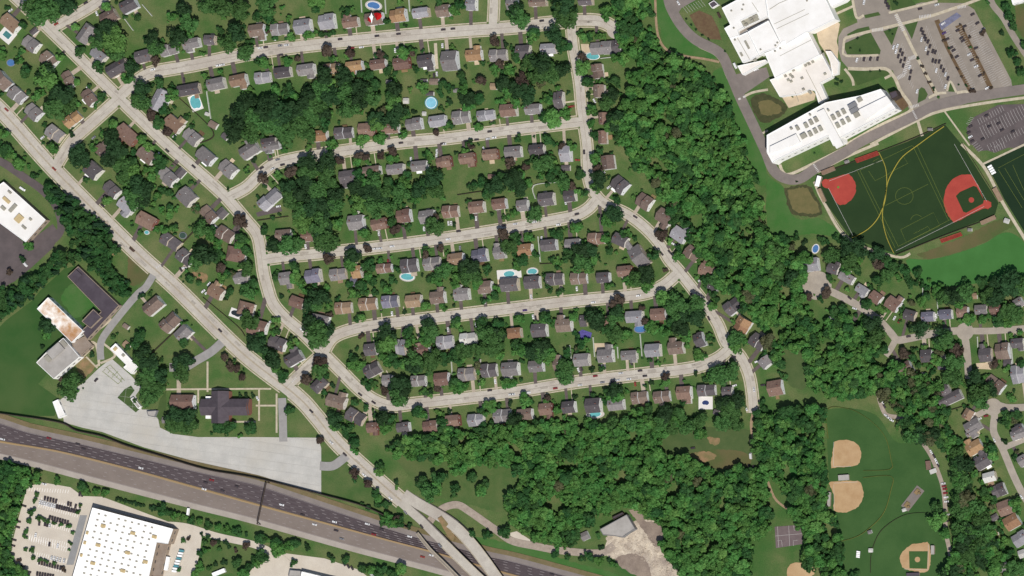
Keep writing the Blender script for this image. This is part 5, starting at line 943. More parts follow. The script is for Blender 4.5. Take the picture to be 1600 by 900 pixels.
for x, y, l in ((380,560,20),(480,750,8),(310,680,9)): unit(x, y, ZA, 7.05, l*0.66*0.7, 2.2, 0.7, 62 if l != 8 else -27)
hv, c_ = roof_building('garden_pavilion', "small white rimmed square pavilion near school perimeter road", "pavilion", ('20', [(1228,22),(1262,2),(1290,28),(1250,52)]), 4.0, 'white_wall', 'dark_flat', 0.5)
sc2, c = roof_building('school_wing', "long white school wing with rows of grey roof units below the loop road", "school wing", ('F', [(1198,211),(1290,160),(1345,149),(1376,139),(1400,170),(1314,215),(1315,221),(1302,228),(1294,212),(1213,250),(1207,255),(1198,238)]), 15.5, 'white_wall', 'white_roof')
def Z2(x, y): return ((1200+x*0.15-1200)*4, (140+y*0.15)*4)     # reading in the closer view -> tile 30
for x, y in ((398,372),(450,340),(502,312),(442,460),(495,430),(548,405),(682,290),(735,258),(790,228),(728,372),(782,340),(838,312)):
    on_roof(sc2, c, 'roof_unit', '30', *Z2(x, y), 16.1, 32, 21, 1.8, 62, 'unit_grey')
for x, y, a, b in ((882,165,54,28),(900,215,54,28),(925,262,34,30),(310,400,18,28),(372,482,36,30),(245,405,14,12),(957,105,30,24),(440,262,10,10),(630,215,10,12)): on_roof(sc2, c, 'roof_unit', '30', *Z2(x, y), 16.3, a, b, 2.0, -30, 'unit_grey' if a < 50 else 'metal_grey')
for pl in ([(950,205),(1235,65),(1282,130),(1010,318)],[(20,592),(290,462),(335,548),(20,665)],[(512,232),(580,198),(785,575),(712,615)]):
    q = px('30', [Z2(*p) for p in pl], 17.1); q = q if area(q) > 0 else q[::-1]; m = MB(); m.prism([(x-c[0], y-c[1]) for x,y in q], 15.0, 17.1); m.build('raised_roof', 'white_roof', sc2)
hb, c3 = roof_building('school_entrance', "small dark roofed entrance tower at right end of school wing", "tower", ('30', [(755,580),(800,565),(815,600),(775,622)]), 11.0, 'wall_dark', 'dark_flat')
roof_building('school_annex', "white flat roofed annex cut by top right corner", 'annex', ('30', [(1515,-20),(1620,-30),(1620,5),(1530,30)]), 5.0, 'white_wall', 'white_roof')
# office, church, parish school
of, c = roof_building('office_building', "long white flat roofed office block at left edge of photo", "office", ('01', [(22,236),(286,474),(160,614),(-60,452),(-110,330)]), 8.0, 'block_wall', 'white_roof')
for x, y, a, b in ((118,465,40,50),(40,350,50,20),(80,400,20,60),(150,520,30,14),(190,470,16,14),(60,300,24,12),(20,400,30,20)): on_roof(of, c, 'roof_unit', '01', x, y, 8.6, a, b, 1.2, 42, 'unit_tan' if a > 35 else 'unit_grey')
ps, c = roof_building('parish_school', "L shaped dark flat roofed school building beside grey church drive", "school building", ('F', [(122,416),(186,477),(136,531),(127,517),(158,487),(105,432)]), 6.0, 'block_wall', 'dark_flat')
on_roof(ps, c, 'roof_unit', '01', 480, 815, 6.6, 50, 40, 1.0, 42, 'dark_flat')
roof_building('parish_hall', "small dark square flat roofed hall inside corner of L shaped building", "hall", ('02', [(582,132),(636,182),(565,252),(510,208)]), 7.5, 'block_wall', 'dark_flat')
roof_building('classroom_block', "long white classroom block with rust streaked roof beside lawn", "classroom block", ('02', [(300,58),(520,268),(448,342),(230,130)]), 8.0, 'white_wall', 'rust_roof')
roof_building('link_building', "low tan flat roofed link between rusty white block and grey gym", "link building", ('02', [(527,302),(578,358),(500,432),(455,372),(450,340)]), 4.5, 'block_wall', 'tan_flat')
gy, c = roof_building('gymnasium', "large grey flat roofed gym with raised roof box beside church car park", "gymnasium", ('02', [(395,312),(420,340),(498,430),(335,568),(226,466),(300,390)]), 8.0, 'white_wall', 'grey_flat')
on_roof(gy, c, 'raised_roof', '02', 345, 392, 9.6, 100, 56, 2.0, -42, 'grey_flat'); on_roof(gy, c, 'roof_unit', '02', 300, 440, 8.6, 30, 40, 1.3, -42, 'unit_grey'); on_roof(gy, c, 'roof_unit', '02', 400, 345, 8.6, 24, 40, 1.3, -42, 'unit_grey')
rb, c = roof_building('rectory', "white flat roofed rectory beside the yellow parking bays", "rectory", ('02', [(722,345),(860,490),(822,538),(770,497),(788,480),(686,380)]), 5.0, 'white_wall', 'white_roof')
on_roof(rb, c, 'roof_unit', '02', 720, 380, 5.4, 16, 24, 1, 42, 'unit_tan'); on_roof(rb, c, 'roof_unit', '02', 770, 420, 5.4, 16, 16, 1, 42, 'unit_grey')
roof_building('storage_building', "narrow white flat roofed storage building at lower left of church car park", "storage building", ('02', [(328,712),(362,696),(408,795),(366,815)]), 4.0, 'white_wall', 'white_roof')
roof_building('kiosk', "narrow grey roofed kiosk on grass island in church car park", "kiosk", ('02', [(815,695),(832,682),(880,740),(862,755)]), 3.2, 'white_wall', 'grey_flat')
roof_building('canopy_building', "low grey flat canopy at right side of church car park", "canopy", ('02', [(915,770),(982,765),(965,808),(925,800)]), 3.2, 'metal_grey', 'grey_flat')
# church: three gabled volumes
q = P(*T('02', 1400, 745), 7); ch = thing(emp('church', (q[0], q[1], 0)), "large dark roofed church with cross wing and white porches below paths", "church")
for nm, cx_, cy_, lx, ly, z, rs, rot in (('nave',0,0,48,16,6.5,3.4,0),('transept',-4,0,33,17,7.2,3.8,90),('hall',16,1,18,15,5.6,2.6,0)):
    w, r = gable(0, lx, ly, z, rs)
    for mb, n2, mt in ((w,nm+'_wall','brick'),(r,nm+'_roof','church_roof')):
        a = math.radians(rot); mb.v = [(cx_+x*math.cos(a)-y*math.sin(a), cy_+x*math.sin(a)+y*math.cos(a), zz) for x,y,zz in mb.v]; mb.build(n2, mt, ch)
for x, y, a, b, z in ((1300,691,30,28,4),(1270,747,30,70,5),(1300,802,30,28,4)):
    p = P(*T('02', x, y), z); m = MB(); m.box(0,0,0,a*ZM,b*ZM,z); link('porch', m.mesh('porch',['white_trim']), ch, (p[0]-q[0], p[1]-q[1], 0))
# shed in the clearing, warehouse at bottom edge
wh, c = roof_building('work_shed', "grey metal roofed work shed in sandy clearing by southern wood", "work shed", ('23', [(548,608),(716,516),(770,606),(715,640),(690,660),(640,650),(570,645)]), 6.0, 'metal_grey', 'grey_flat')
roof_building('lean_to', "dark lean-to on upper side of grey work shed", "lean-to", ('23', [(625,532),(690,500),(700,512),(632,548)]), 4.0, 'wall_dark', 'dark_flat')
roof_building('depot_building', "white flat roofed depot at bottom edge below highway", "depot", ('13', [(285,872),(420,905),(610,950),(600,1010),(270,960)]), 8.0, 'white_wall', 'white_roof')
roof_building('depot_annex', "small light grey annex left of white depot at bottom edge", "annex", ('13', [(210,862),(278,868),(282,905),(200,905)]), 4.5, 'metal_grey', 'grey_flat')
rr = random.Random(4); rb_ = MB(); cl = px('23', [(600,700),(740,660),(860,640),(900,720),(960,800),(1020,860),(980,900),(880,850),(760,760),(620,730)])
while len(rb_.f) < 260*6:
    x, y = rr.uniform(min(p[0] for p in cl), max(p[0] for p in cl)), rr.uniform(min(p[1] for p in cl), max(p[1] for p in cl))
    if inside((x, y), cl): s_ = rr.uniform(0.5, 1.7); rb_.box(x, y, 0.02, s_, s_*rr.uniform(0.5,1), s_*rr.uniform(0.3,0.6), rr.uniform(0,3), 0, 0.6)
o = rb_.build('rubble', 'clearing'); o['kind'] = 'stuff'; o['label'] = "pale broken rubble strewn over the sandy clearing below grey work shed"; o['category'] = 'rubble'
# ball field furniture
def flat_box(name, label, cat, t, x, y, w, d, z, ang, mt, steps=0):
    q = P(*T(t, x, y), z); root = emp(name, (q[0], q[1], 0), -math.radians(ang)); thing(root, label, cat)
    if steps:
        for i in range(steps):
            m = MB(); m.box(0, (i-(steps-1)/2)*d*ZM/steps, 0.4+0.45*i, w*ZM, d*ZM/steps*0.8, 0.12); m.build('bench', mt, root)
        
        for s in (-1,-0.33,0.33,1): m = MB(); m.box(s*w*ZM*0.4, 0, 0, 0.3, d*ZM*0.95, 0.4); m.build('frame', 'metal_grey', root)
    else:
        m = MB(); m.box(0,0,0,w*ZM*0.94,d*ZM*0.94,z-0.2); m.build('wall','block_wall',root); m = MB(); m.box(0,0,z-0.2,w*ZM,d*ZM,0.25); m.build('roof',mt,root)
    return root
flat_box('bleachers', "long red bleachers on upper edge of turf field", 'bleachers', '31', 616, 80, 150, 28, 2.5, -20, 'red_steel', 5)
flat_box('bleachers', "red bleachers on lower edge of turf field", 'bleachers', '31', 1142, 584, 140, 24, 2.5, -19, 'red_steel', 5)
flat_box('dugout', "brown roofed dugout at upper left corner of turf field", 'dugout', '31', 375, 166, 88, 26, 2.8, -22, 'roof_t')
flat_box('dugout', "narrow tan dugout left of red softball infield", 'dugout', '31', 335, 320, 22, 90, 2.8, -24, 'roof_t')
flat_box('dugout', "tan dugout right of the red diamond", 'dugout', '31', 1435, 315, 30, 90, 2.8, -28, 'roof_t')
flat_box('dugout', "long tan dugout below the red diamond", 'dugout', '31', 1375, 475, 100, 24, 2.8, -24, 'roof_t')
flat_box('dugout', "grey roofed dugout between the two tan infields", 'dugout', '33', 472, 285, 66, 34, 3.0, -4, 'grey_flat')
flat_box('dugout', "narrow grey dugout right of lower tan diamond", 'dugout', '33', 1028, 737, 20, 56, 3.0, 0, 'grey_flat')
flat_box('dugout', "dark dugout along bottom edge below lower tan diamond", 'dugout', '33', 905, 890, 80, 20, 3.0, -2, 'dark_flat')
flat_box('dugout', "narrow dugout left of lower tan infield", 'dugout', '33', 380, 420, 18, 90, 2.8, 2, 'grey_flat')
flat_box('press_box', "white press box at left corner of turf field", 'press box', '31', 313, 232, 26, 66, 4.0, 14, 'white_trim')
flat_box('bleachers', "small white bleachers beside lower tan diamond clearing", 'bleachers', '33', 562, 765, 22, 44, 1.6, 10, 'white_trim', 4)
flat_box('bleachers', "white bleachers on left edge of second turf field", 'bleachers', '31', 1395, 160, 30, 60, 2.2, -28, 'white_trim', 4)
# playground
q = P(*T('33', 905, 415)); pg = thing(emp('playground', (q[0], q[1], 0), math.radians(52)), "dark slanted playground pad with orange ends in the park", "playground")
m = MB(); m.box(0,0,0,27,9.5,0.35); m.build('pad','asphalt',pg)
for s in (-1,1): m = MB(); m.box(s*8.5,0.5,0.35,6,4,1.0); m.box(s*9.0,-2.5,0.35,2,2,2.4); m.build('play_unit','tanpatch',pg)
flat_box('batting_cage', "small rusty batting cage by the park parking lane", 'batting cage', '33', 1000, 208, 28, 56, 2.6, -6, 'roof_r'); flat_box('scorer_table', "small tan scorer hut beside the park parking lane", 'hut', '33', 1032, 245, 44, 28, 2.2, -20, 'roof_w')
# outfield fences
def fence(name, label, t, pts, mt, h, w, n=3.0, cat='fence'):
    p = smooth(px(t, pts, h*0.8), n); cx, cy = p[0]; root = thing(emp(name, (cx, cy, 0)), label, cat)
    loc = [(a-cx, b-cy) for a, b in p]; m = MB(); m.ribbon(loc, w, 0.15, h); m.build('panel', mt, root)
    m = MB(); [m.box(a, b, 0, w+0.12, w+0.12, h+0.12) for a, b in loc[::4]]; m.build('post', mt, root); root.children[-1]['kind'] = 'stuff'
    return root
fence('outfield_fence', "yellow outfield fence curving from lower left corner across turf field", '31', [(530,585),(620,535),(685,465),(728,365),(745,250),(780,170),(840,80),(945,0),(1020,-55),(1100,-110)], 'yellow_mesh', 1.2, 0.5)
fence('outfield_fence', "yellow outfield fence curving down middle of turf field", '31', [(785,680),(742,585),(717,480),(718,400),(736,310),(742,230),(732,140),(692,50)], 'yellow_mesh', 1.2, 0.45)
fence('outfield_fence', "thin yellow fence arc around upper tan infield", '33', [(375,40),(372,-140),(500,-145),(600,-100),(690,-25),(740,50),(768,170),(765,232),(595,242)], 'fence_dim', 1.2, 0.18)
fence('outfield_fence', "thin yellow fence arc around second tan infield", '33', [(595,285),(770,278),(766,370),(720,510),(620,612),(540,660),(445,685)], 'fence_dim', 1.2, 0.2)
fence('outfield_fence', "thin dark fence arc above lower tan diamond", '33', [(640,880),(645,760),(690,640),(760,570),(850,520),(940,505),(1020,510)], 'fence_d', 1.2, 0.14)
fence('boundary_fence', "dark boundary fence along lower edge of turf field", 'F', [(1400,398),(1480,366),(1556,338)], 'fence_d', 1.8, 0.35)
fence('boundary_fence', "pale boundary wall along lower left edge of turf field", 'F', [(1290,318),(1330,374),(1400,400)], 'kerb', 1.2, 0.6)
fence('boundary_fence', "dark boundary fence along upper edge of turf field", 'F', [(1282,272),(1417,220),(1478,193)], 'fence_d', 1.8, 0.3)
fence('boundary_fence', "dark boundary fence along right edge of turf field", 'F', [(1503,223),(1562,317)], 'fence_d', 1.8, 0.3)
for t, k, pts in FENCES:
    p = T(t, sum(q[0] for q in pts)/len(pts), sum(q[1] for q in pts)/len(pts)); o = fence('garden_fence', '', t, pts, 'fence_'+k, 1.8, 0.5 if k == 'w' else 0.4)
    later(o, p[0], p[1], {'w':'white garden fence','d':'dark garden fence or hedge'}[k] if k == 'w' else 'dark garden fence', 'fence', 'garden fences')
# sign gantry over the highway
a, b = P(416, 754, 6.5), P(402, 819, 6.5); gt = thing(emp('sign_gantry', (a[0], a[1], 0)), "dark steel sign gantry spanning the highway", "gantry")
m = MB(); m.ribbon([(0,0),(b[0]-a[0], b[1]-a[1])], 1.0, 6.3, 7.4); m.build('beam','wall_dark',gt)
for q in ((0,0),(b[0]-a[0], b[1]-a[1])): m = MB(); m.box(q[0], q[1], 0, 0.7, 0.7, 6.3); m.build('post','wall_dark',gt)
for nm, x, y, s in (("store car park",75,800,0),("white store",190,850,0),("church car park",330,710,0),("church",350,637,0),("parish school",150,470,0),("grey gym",90,560,0),("classroom block",92,490,0),("white office block",30,330,0),("school car park",1430,80,0),("white school block",1220,70,0),("school wing",1300,200,0),("turf field",1420,300,0),("softball infield",1312,300,0),("red diamond",1510,310,0),("upper tan infield",1322,708,0),("second tan infield",1322,775,0),("lower tan diamond",1430,870,0),("sports court",1232,838,0),("grey work shed",965,820,0),("road bridges",725,850,0),("sign gantry",410,787,0),("brown pond basin",1258,312,0),("playground",1427,780,0),("student car park",1560,200,0),("second turf field",1580,280,0),("practice field",1520,410,0),("gravel track",720,800,0)):
    REFS.append((x, y, nm))
# ---------------------------------------------------------------- trees
def crown(seed, nq, blobs, leafsize, squash=0.78, cone=False):
    """unit crown: many small leaf clumps spread over uneven lobes; returns (verts, quads)"""
    r = np.random.RandomState(seed); V = []; 
    B = []
    for i in range(blobs):
        a = r.rand()*6.283; d = math.sqrt(r.rand())*0.8; z = (r.rand()-0.35)*0.9*(1-d*0.6); B.append((d*math.cos(a), d*math.sin(a), z*squash, 0.2+0.26*r.rand()))
    B.append((0,0,0.05*squash,0.5))
    w = np.array([b[3]**2 for b in B]); w /= w.sum()
    out = []
    for k in range(nq):
        b = B[r.choice(len(B), p=w)]; n = r.normal(size=3); n /= np.linalg.norm(n)
        if n[2] < -0.25: n[2] = -n[2]
        rad = b[3]*(0.72+0.36*r.rand()); p = np.array(b[:3])+n*rad*np.array([1,1,squash])
        if cone:
            h = r.rand(); a = r.rand()*6.283; q = (1-h)*(0.75+0.25*math.sin(a*5+seed))*(0.75+0.3*r.rand()); p = np.array([q*math.cos(a), q*math.sin(a), h*1.9-0.8]); n = np.array([math.cos(a), math.sin(a), 0.55])
        n = n+r.normal(size=3)*0.42; n /= np.linalg.norm(n)
        t = np.cross(n, r.normal(size=3)); t /= np.linalg.norm(t); u = np.cross(n, t); s = leafsize*(0.65+0.7*r.rand())
        out += [p+t*s+u*s*0.5, p-t*s*0.6+u*s, p-t*s-u*s*0.6, p+t*s*0.5-u*s]
    return np.array(out, dtype=np.float32)
CLS = [(340, 6, 0.15), (680, 10, 0.115), (1250, 17, 0.085)]     # by size: leaf clumps stay about the same real size
RAW = {}
for ci, (nq, bl, ls) in enumerate(CLS):
    for k in range(5): RAW[(ci, k)] = crown(100*ci+k, nq, bl, ls)
for k in range(3): RAW[('C', k)] = crown(900+k, 420, 3, 0.14, cone=True)
def mesh_np(name, V, mats, midx=None):
    n = len(V); me = bpy.data.meshes.new(name); me.vertices.add(n); me.vertices.foreach_set('co', V.ravel()); me.loops.add(n); me.loops.foreach_set('vertex_index', np.arange(n, dtype=np.int32)); me.polygons.add(n//4)
    me.polygons.foreach_set('loop_start', np.arange(0, n, 4, dtype=np.int32))
    for m in mats: me.materials.append(MATS[m])
    if midx is not None: me.polygons.foreach_set('material_index', midx)
    me.update(calc_edges=True); return me
CROWN = {}
def crown_mesh(ci, k, kind):
    key = (ci, k, kind)
    if key not in CROWN: CROWN[key] = mesh_np('crown', RAW[(ci, k)], ['leaf_'+kind])
    return CROWN[key]
def trunk_mesh():
    m = MB(); n = 6
    def tube(a, b, r0, r1):
        ax = Vector(b)-Vector(a); q = ax.to_track_quat('Z','Y'); vs = []
        for p, r in ((a, r0), (b, r1)): vs += [tuple(Vector(p)+q@Vector((r*math.cos(2*math.pi*i/n), r*math.sin(2*math.pi*i/n), 0))) for i in range(n)]
        m.add(vs, [(i,(i+1)%n,(i+1)%n+n,i+n) for i in range(n)])
    tube((0,0,0),(0,0,0.55),0.055,0.04)
    for a in range(5):
        c, s = math.cos(a*1.26), math.sin(a*1.26); tube((0,0,0.5),(0.3*c,0.3*s,0.95),0.032,0.012)
    tube((0,0,0.55),(0.02,0,1.1),0.04,0.012); return m.mesh('trunk', ['bark'])
TRUNK = trunk_mesh()
ALL = []
for t, s in TREES.items():
    for x, y, r, k in items(s, 4):
        X, Y = T(t, float(x), float(y)); ALL.append((X, Y, float(r)*ZM*(0.93 if float(r) > 60 else 1.0), k))
inwood = []
def small(r): return r < 24*ZM*0.93
order = sorted(ALL, key=lambda a: -a[2])
budget = {'tree':300, 'purple':300, 'shrub':300}; REST = []
trng = random.Random(5)
KW = {'G':'mid green','D':'dark green','L':'light green','P':'purplish','C':'dark green'}
CONI = {(0,'03')}
ntree = 0
for X, Y, r, k in order:
    k = 'D' if k == 'P' and r > 48*ZM else k  # big purplish crowns are shaded tops; the shade goes into dark leaf colour
    kind = 'shrub' if small(r) else 'purple' if k == 'P' else 'tree'
    if budget[kind] <= 0: REST.append((X, Y, r, k)); continue
    budget[kind] -= 1
    sq = trng.uniform(0.8, 1.0); th = r*0.45+(1.2 if kind != 'shrub' else 0.1); zc = th+r*0.45
    x, y = P(X, Y, zc); ci = 0 if r < 4 else 1 if r < 8 else 2
    nm = {'shrub':'shrub','purple':'purple_leaf_tree','tree':'broadleaf_tree'}[kind]
    root = emp(nm, (x, y, 0)); 
    link('crown', crown_mesh(ci, trng.randrange(5), k), root, (0,0,zc), trng.uniform(0,6.28), (r*trng.uniform(0.92,1.08), r*trng.uniform(0.92,1.08), r*sq))
    link('trunk', TRUNK, root, (0,0,0), trng.uniform(0,6.28), (r*0.8, r*0.8, zc*0.95))
    sz = 'small' if r < 4.6 else 'medium' if r < 7 else 'large' if r < 9.5 else 'huge'
    later(root, X, Y, f"{sz} {KW[k]} {'shrub' if kind == 'shrub' else 'tree'}", 'shrub' if kind == 'shrub' else 'tree', {'shrub':'shrubs and small bushes','purple':'purple leaved trees','tree':'broadleaf trees in the gardens'}[kind])
# the rest of the broadleaf trees and the woods: one mass each
def mass(name, trees, label, prefix):
    Vs, Ms = [], []; kinds = 'GDLPC'
    for (x, y, r, k, z) in trees:
        key = ('C', trng.randrange(3)) if k == 'C' else (0 if r < 4.4 else 1, trng.randrange(5))
        V = RAW[key]; a = trng.uniform(0, 6.28); c, s = math.cos(a), math.sin(a)
        W = np.empty_like(V); f = r*trng.uniform(0.9, 1.1); W[:,0] = x+f*(V[:,0]*c-V[:,1]*s); W[:,1] = y+f*(V[:,0]*s+V[:,1]*c); W[:,2] = z+V[:,2]*r*trng.uniform(0.85,1.15)
        Vs.append(W); Ms.append(np.full(len(V)//4, kinds.index(k), dtype=np.int32))
    o = link(name, mesh_np(name, np.concatenate(Vs), [prefix+q for q in kinds], np.concatenate(Ms))); o['kind'] = 'stuff'; o['label'] = label; o['category'] = 'wood'; return o
# low trees and bushes that nobody could count, thickest beside the taller ones
foot = [(cx, cy, math.hypot(lx, ly)/2*0.85) for (_x, _y, cx, cy, _rz, lx, ly, *_r) in HOUSES]
for e in POOLS.split('\n'):
    v = e.split('|')[0]; t, q = v.split(':'); q = q.split(); c = G(*T(t, float(q[0]), float(q[1]))); foot.append((c[0], c[1], max(float(q[7]), float(q[8]))*ZM+3.5)); foot.append((c[0]+2.5, c[1]-4, max(float(q[7]), float(q[8]))*ZM+2))
rgrid = {}
for rp, hw, kb in ROADPTS:
    for q in rp: rgrid.setdefault((int(q[0]//12), int(q[1]//12)), []).append((q[0], q[1], hw+1.5))
openland = [[G(*p) for p in q] for q in ([(1120,0),(1600,0),(1600,440),(1400,440),(1330,380),(1200,360),(1160,200)],[(-10,500),(120,410),(190,475),(100,640),(200,690),(500,700),(520,790),(700,900),(-10,900)],[(1180,640),(1480,640),(1490,900),(1180,900)],[(600,690),(1180,650),(1180,900),(640,900)])]
sub = [a for a in ALL if a[2] > 3.2]
n_b = 0
for poly, cnt in (([(1270,395),(1420,420),(1600,440),(1600,620),(1500,660),(1440,600),(1390,560),(1300,480)], 70), ([(1500,640),(1600,640),(1600,900),(1540,900)], 45), ([(560,100),(880,100),(880,170),(440,200),(440,130)], 40), ([(450,290),(880,270),(900,300),(460,330)], 35), ([(440,420),(1000,390),(1000,420),(500,470)], 30), ([(540,560),(1100,520),(1100,540),(600,590)], 30), ([(200,225),(330,340),(430,480),(400,520),(300,400)], 30)):
    pw = [G(*p) for p in poly]; got = 0; tr = 0
    while got < cnt and tr < 4000:
        tr += 1; x = trng.uniform(min(p[0] for p in pw), max(p[0] for p in pw)); y = trng.uniform(min(p[1] for p in pw), max(p[1] for p in pw)); r = trng.uniform(2.6, 5.6); gx, gy = int(x//12), int(y//12)
        if not inside((x, y), pw) or any((x-q[0])**2+(y-q[1])**2 < (q[2]+r*0.8)**2 for i in (-1,0,1) for j in (-1,0,1) for q in rgrid.get((gx+i,gy+j),())): continue
        if any((x-q[0])**2+(y-q[1])**2 < (q[2]+r*0.8)**2 for q in foot) or abs(x) > 530 or abs(y) > 300: continue
        REST.append((800+x/S, 450-y/S, r, trng.choice('GGDDDLP'))); got += 1
while n_b < 1250:
    if trng.random() < 0.72:
        X, Y, r, k = trng.choice(sub); a = trng.uniform(0, 6.28); d = r+trng.uniform(-1.5, 4.5); x, y = G(X, Y); x += d*math.cos(a); y += d*math.sin(a)
    else:
        h = trng.choice(HOUSES); a = trng.uniform(0, 6.28); d = math.hypot(h[5], h[6])/2+trng.uniform(0.2, 7); x, y = h[2]+d*math.cos(a), h[3]+d*math.sin(a)
    if abs(x) > 530 or abs(y) > 300 or any(inside((x, y), o) for o in openland): continue
    r = trng.choice([1.2,1.6,2.0,2.4,2.8,3.4,4.2]); gx, gy = int(x//12), int(y//12)
    if any((x-q[0])**2+(y-q[1])**2 < (q[2]+r*0.6)**2 for i in (-1,0,1) for j in (-1,0,1) for q in rgrid.get((gx+i,gy+j),())): continue
    if any((x-q[0])**2+(y-q[1])**2 < (q[2]*0.8+r*0.5)**2 for q in foot): continue
    REST.append((800+x/S, 450-y/S, r, trng.choice('GGDDDL'))); n_b += 1
if REST:
    mass('garden_trees', [(*P(X, Y, r*0.9), r, k, r*0.9+0.6) for X, Y, r, k in REST], "low green garden trees and bushes filling the yards between houses", 'wood_')
for name, label, (r0, r1), mix, polys in WOODS:
    trees = []
    for poly in polys:
        pw = [P(*p, 6) for p in poly]; xs = [p[0] for p in pw]; ys = [p[1] for p in pw]
        for rf, spf, h0, h1 in ((1.15, 1.3, 2.0, 6.5), (0.72, 0.72, 0.5, 4.5)):      # tall trees first, then smaller ones between them
            sp = (r0+r1)/2*spf; grid = {}
            for x, y, r, k, z in trees: grid.setdefault((int(x//sp), int(y//sp)), []).append((x, y))
            for _ in range(int(abs(area(pw))/(sp*sp)*8)):
                x = trng.uniform(min(xs), max(xs)); y = trng.uniform(min(ys), max(ys))
                if not inside((x, y), pw): continue
                gx, gy = int(x//sp), int(y//sp)
                if any((x-q[0])**2+(y-q[1])**2 < sp*sp*trng.uniform(0.6,1) for i in (-1,0,1) for j in (-1,0,1) for q in grid.get((gx+i,gy+j),())): continue
                grid.setdefault((gx,gy), []).append((x,y)); r = trng.uniform(r0, r1)*rf*trng.choice([0.8,1,1,1.2]); pn = math.sin(x*0.031+1.3)*math.cos(y*0.043+0.4)+0.6*math.sin(x*0.09-y*0.07)
                if math.sin(x*0.071+y*0.05)*math.sin(y*0.083-x*0.037) > 0.72 and trng.random() < 0.85: continue
                k = trng.choice(mix if 'C' in mix else mix+('LG' if pn > 0.35 else 'DDG' if pn < -0.4 else 'GP' if trng.random() < 0.2 else 'G'))
                trees.append((x, y, r, k, r*0.95+trng.uniform(h0, h1)))
    mass(name, trees, label, 'wood_')
# ---------------------------------------------------------------- vehicles
def car_meshes(kind, L_=4.7, W_=1.9, van=False):
    b = MB(); w = MB(); hh = 0.75
    b.box(0,0,0.28,L_,W_,hh-0.1,0,0,0.97)
    if van: b.box(-0.25,0,0.93,L_*0.82,W_*0.94,1.1,0,0,0.94)
    else: b.box(-0.25,0,1.44,L_*0.34,W_*0.78,0.06,0,0)
    for sx in (-0.31,0.31):
        for sy in (-1,1): b.box(sx*L_, sy*(W_/2-0.12), 0, 0.66, 0.26, 0.64, 0, 1)
    if van: w.box(L_*0.34,0,1.0,0.3,W_*0.86,0.75,0,0,0.9)
    else: w.box(-0.25,0,0.92,L_*0.55,W_*0.88,0.53,0,0,0.78)
    return b.mesh('vehicle_body', ['car_'+kind,'tyre']), w.mesh('window', ['glass'])
CM = {k: car_meshes(k) for k in 'dwgrpb'}; VM = {k: car_meshes(k, 6.4, 2.3, True) for k in 'wdb'}
CWD = {'d':'dark','w':'white','g':'grey','r':'red','p':'purple','b':'brown','v':'white'}
def car(X, Y, k, ang, z=0.0, van=False):
    van = van or k == 'v'; kk = 'w' if k == 'v' else k
    b, w = (VM if van else CM)[kk]; x, y = P(X, Y, 0.8+z)
    o = link('van' if van else 'car', b, None, (x, y, z), -math.radians(ang)+(math.pi if (int(X)+int(Y)) % 2 else 0)); link('window', w, o); return o
zr = ZR+0.14
for t, s in CARS_STREET.items():
    for x, y, k, a in items(s, 4):
        X, Y = T(t, float(x), float(y)); v = k in 'vb'; o = car(X, Y, k, float(a), 0.3 if False else zr*0+ZR+0.01, v); later(o, X, Y, f"{CWD[k]} {'van' if v else 'car'}", 'van' if v else 'car', 'cars parked and driving on the streets')
for t, s in CARS_HIGHWAY.items():
    its = [(T(t, float(x), float(y)), k) for x, y, k in items(s, 3)]
    for (X, Y), k in its: later(car(X, Y, k, 15, ZH), X, Y, f"{CWD[k]} highway car", 'car', 'cars driving on the highway')
for x, y, k in items(CARS_BRIDGE, 3):
    X, Y = T('13', float(x), float(y)); bz = 1.0 if Y < 810 else 4.2 if Y < 835 else 6.6
    later(car(X, Y, k, 48, {935:0.4,1035:3.0,1150:6.4}[int(x)]), X, Y, f"{CWD[k]} car on road bridge ramp", 'car', 'cars driving on the main road bridges')
TAKEN = set()
def lot(phrase, t, ang, cols, spots):
    by = {}
    for (x, y), k in zip(spots, cols):
        X, Y = T(t, x, y); o = car(X, Y, k, ang+random.uniform(-4,4), ZR+0.004); by.setdefault(k, []).append((X, Y, o))
    for k, l in by.items():
        hor = max(a[0] for a in l)-min(a[0] for a in l) >= max(a[1] for a in l)-min(a[1] for a in l); l.sort(key=lambda q: q[0] if hor else q[1])
        for i, (X, Y, o) in enumerate(l):
            if len(l) == 1: lab = f"only {CWD[k]} car in {phrase}"
            else: lab = f"{CWD[k]} car, {ORD[i]} {CWD[k]} one from {'left' if hor else 'top'} in {phrase}"
            thing(o, lab, 'car', 'cars in the '+('store' if 'store' in phrase else 'school')+' car parks'); TAKEN.add(lab)
for ph, a, cols, sp in STORE_ROWS: lot(ph, '03', a, cols, sp)
for ph, cols, sp in SCHOOL_ROWS: lot(ph, '30', -30 if 'third' in ph or 'fourth' in ph or 'right' in ph else 64 if 'student' in ph else -15 if 'road' in ph else 105 if 'drop' in ph or 'small' in ph else -72, cols, sp)
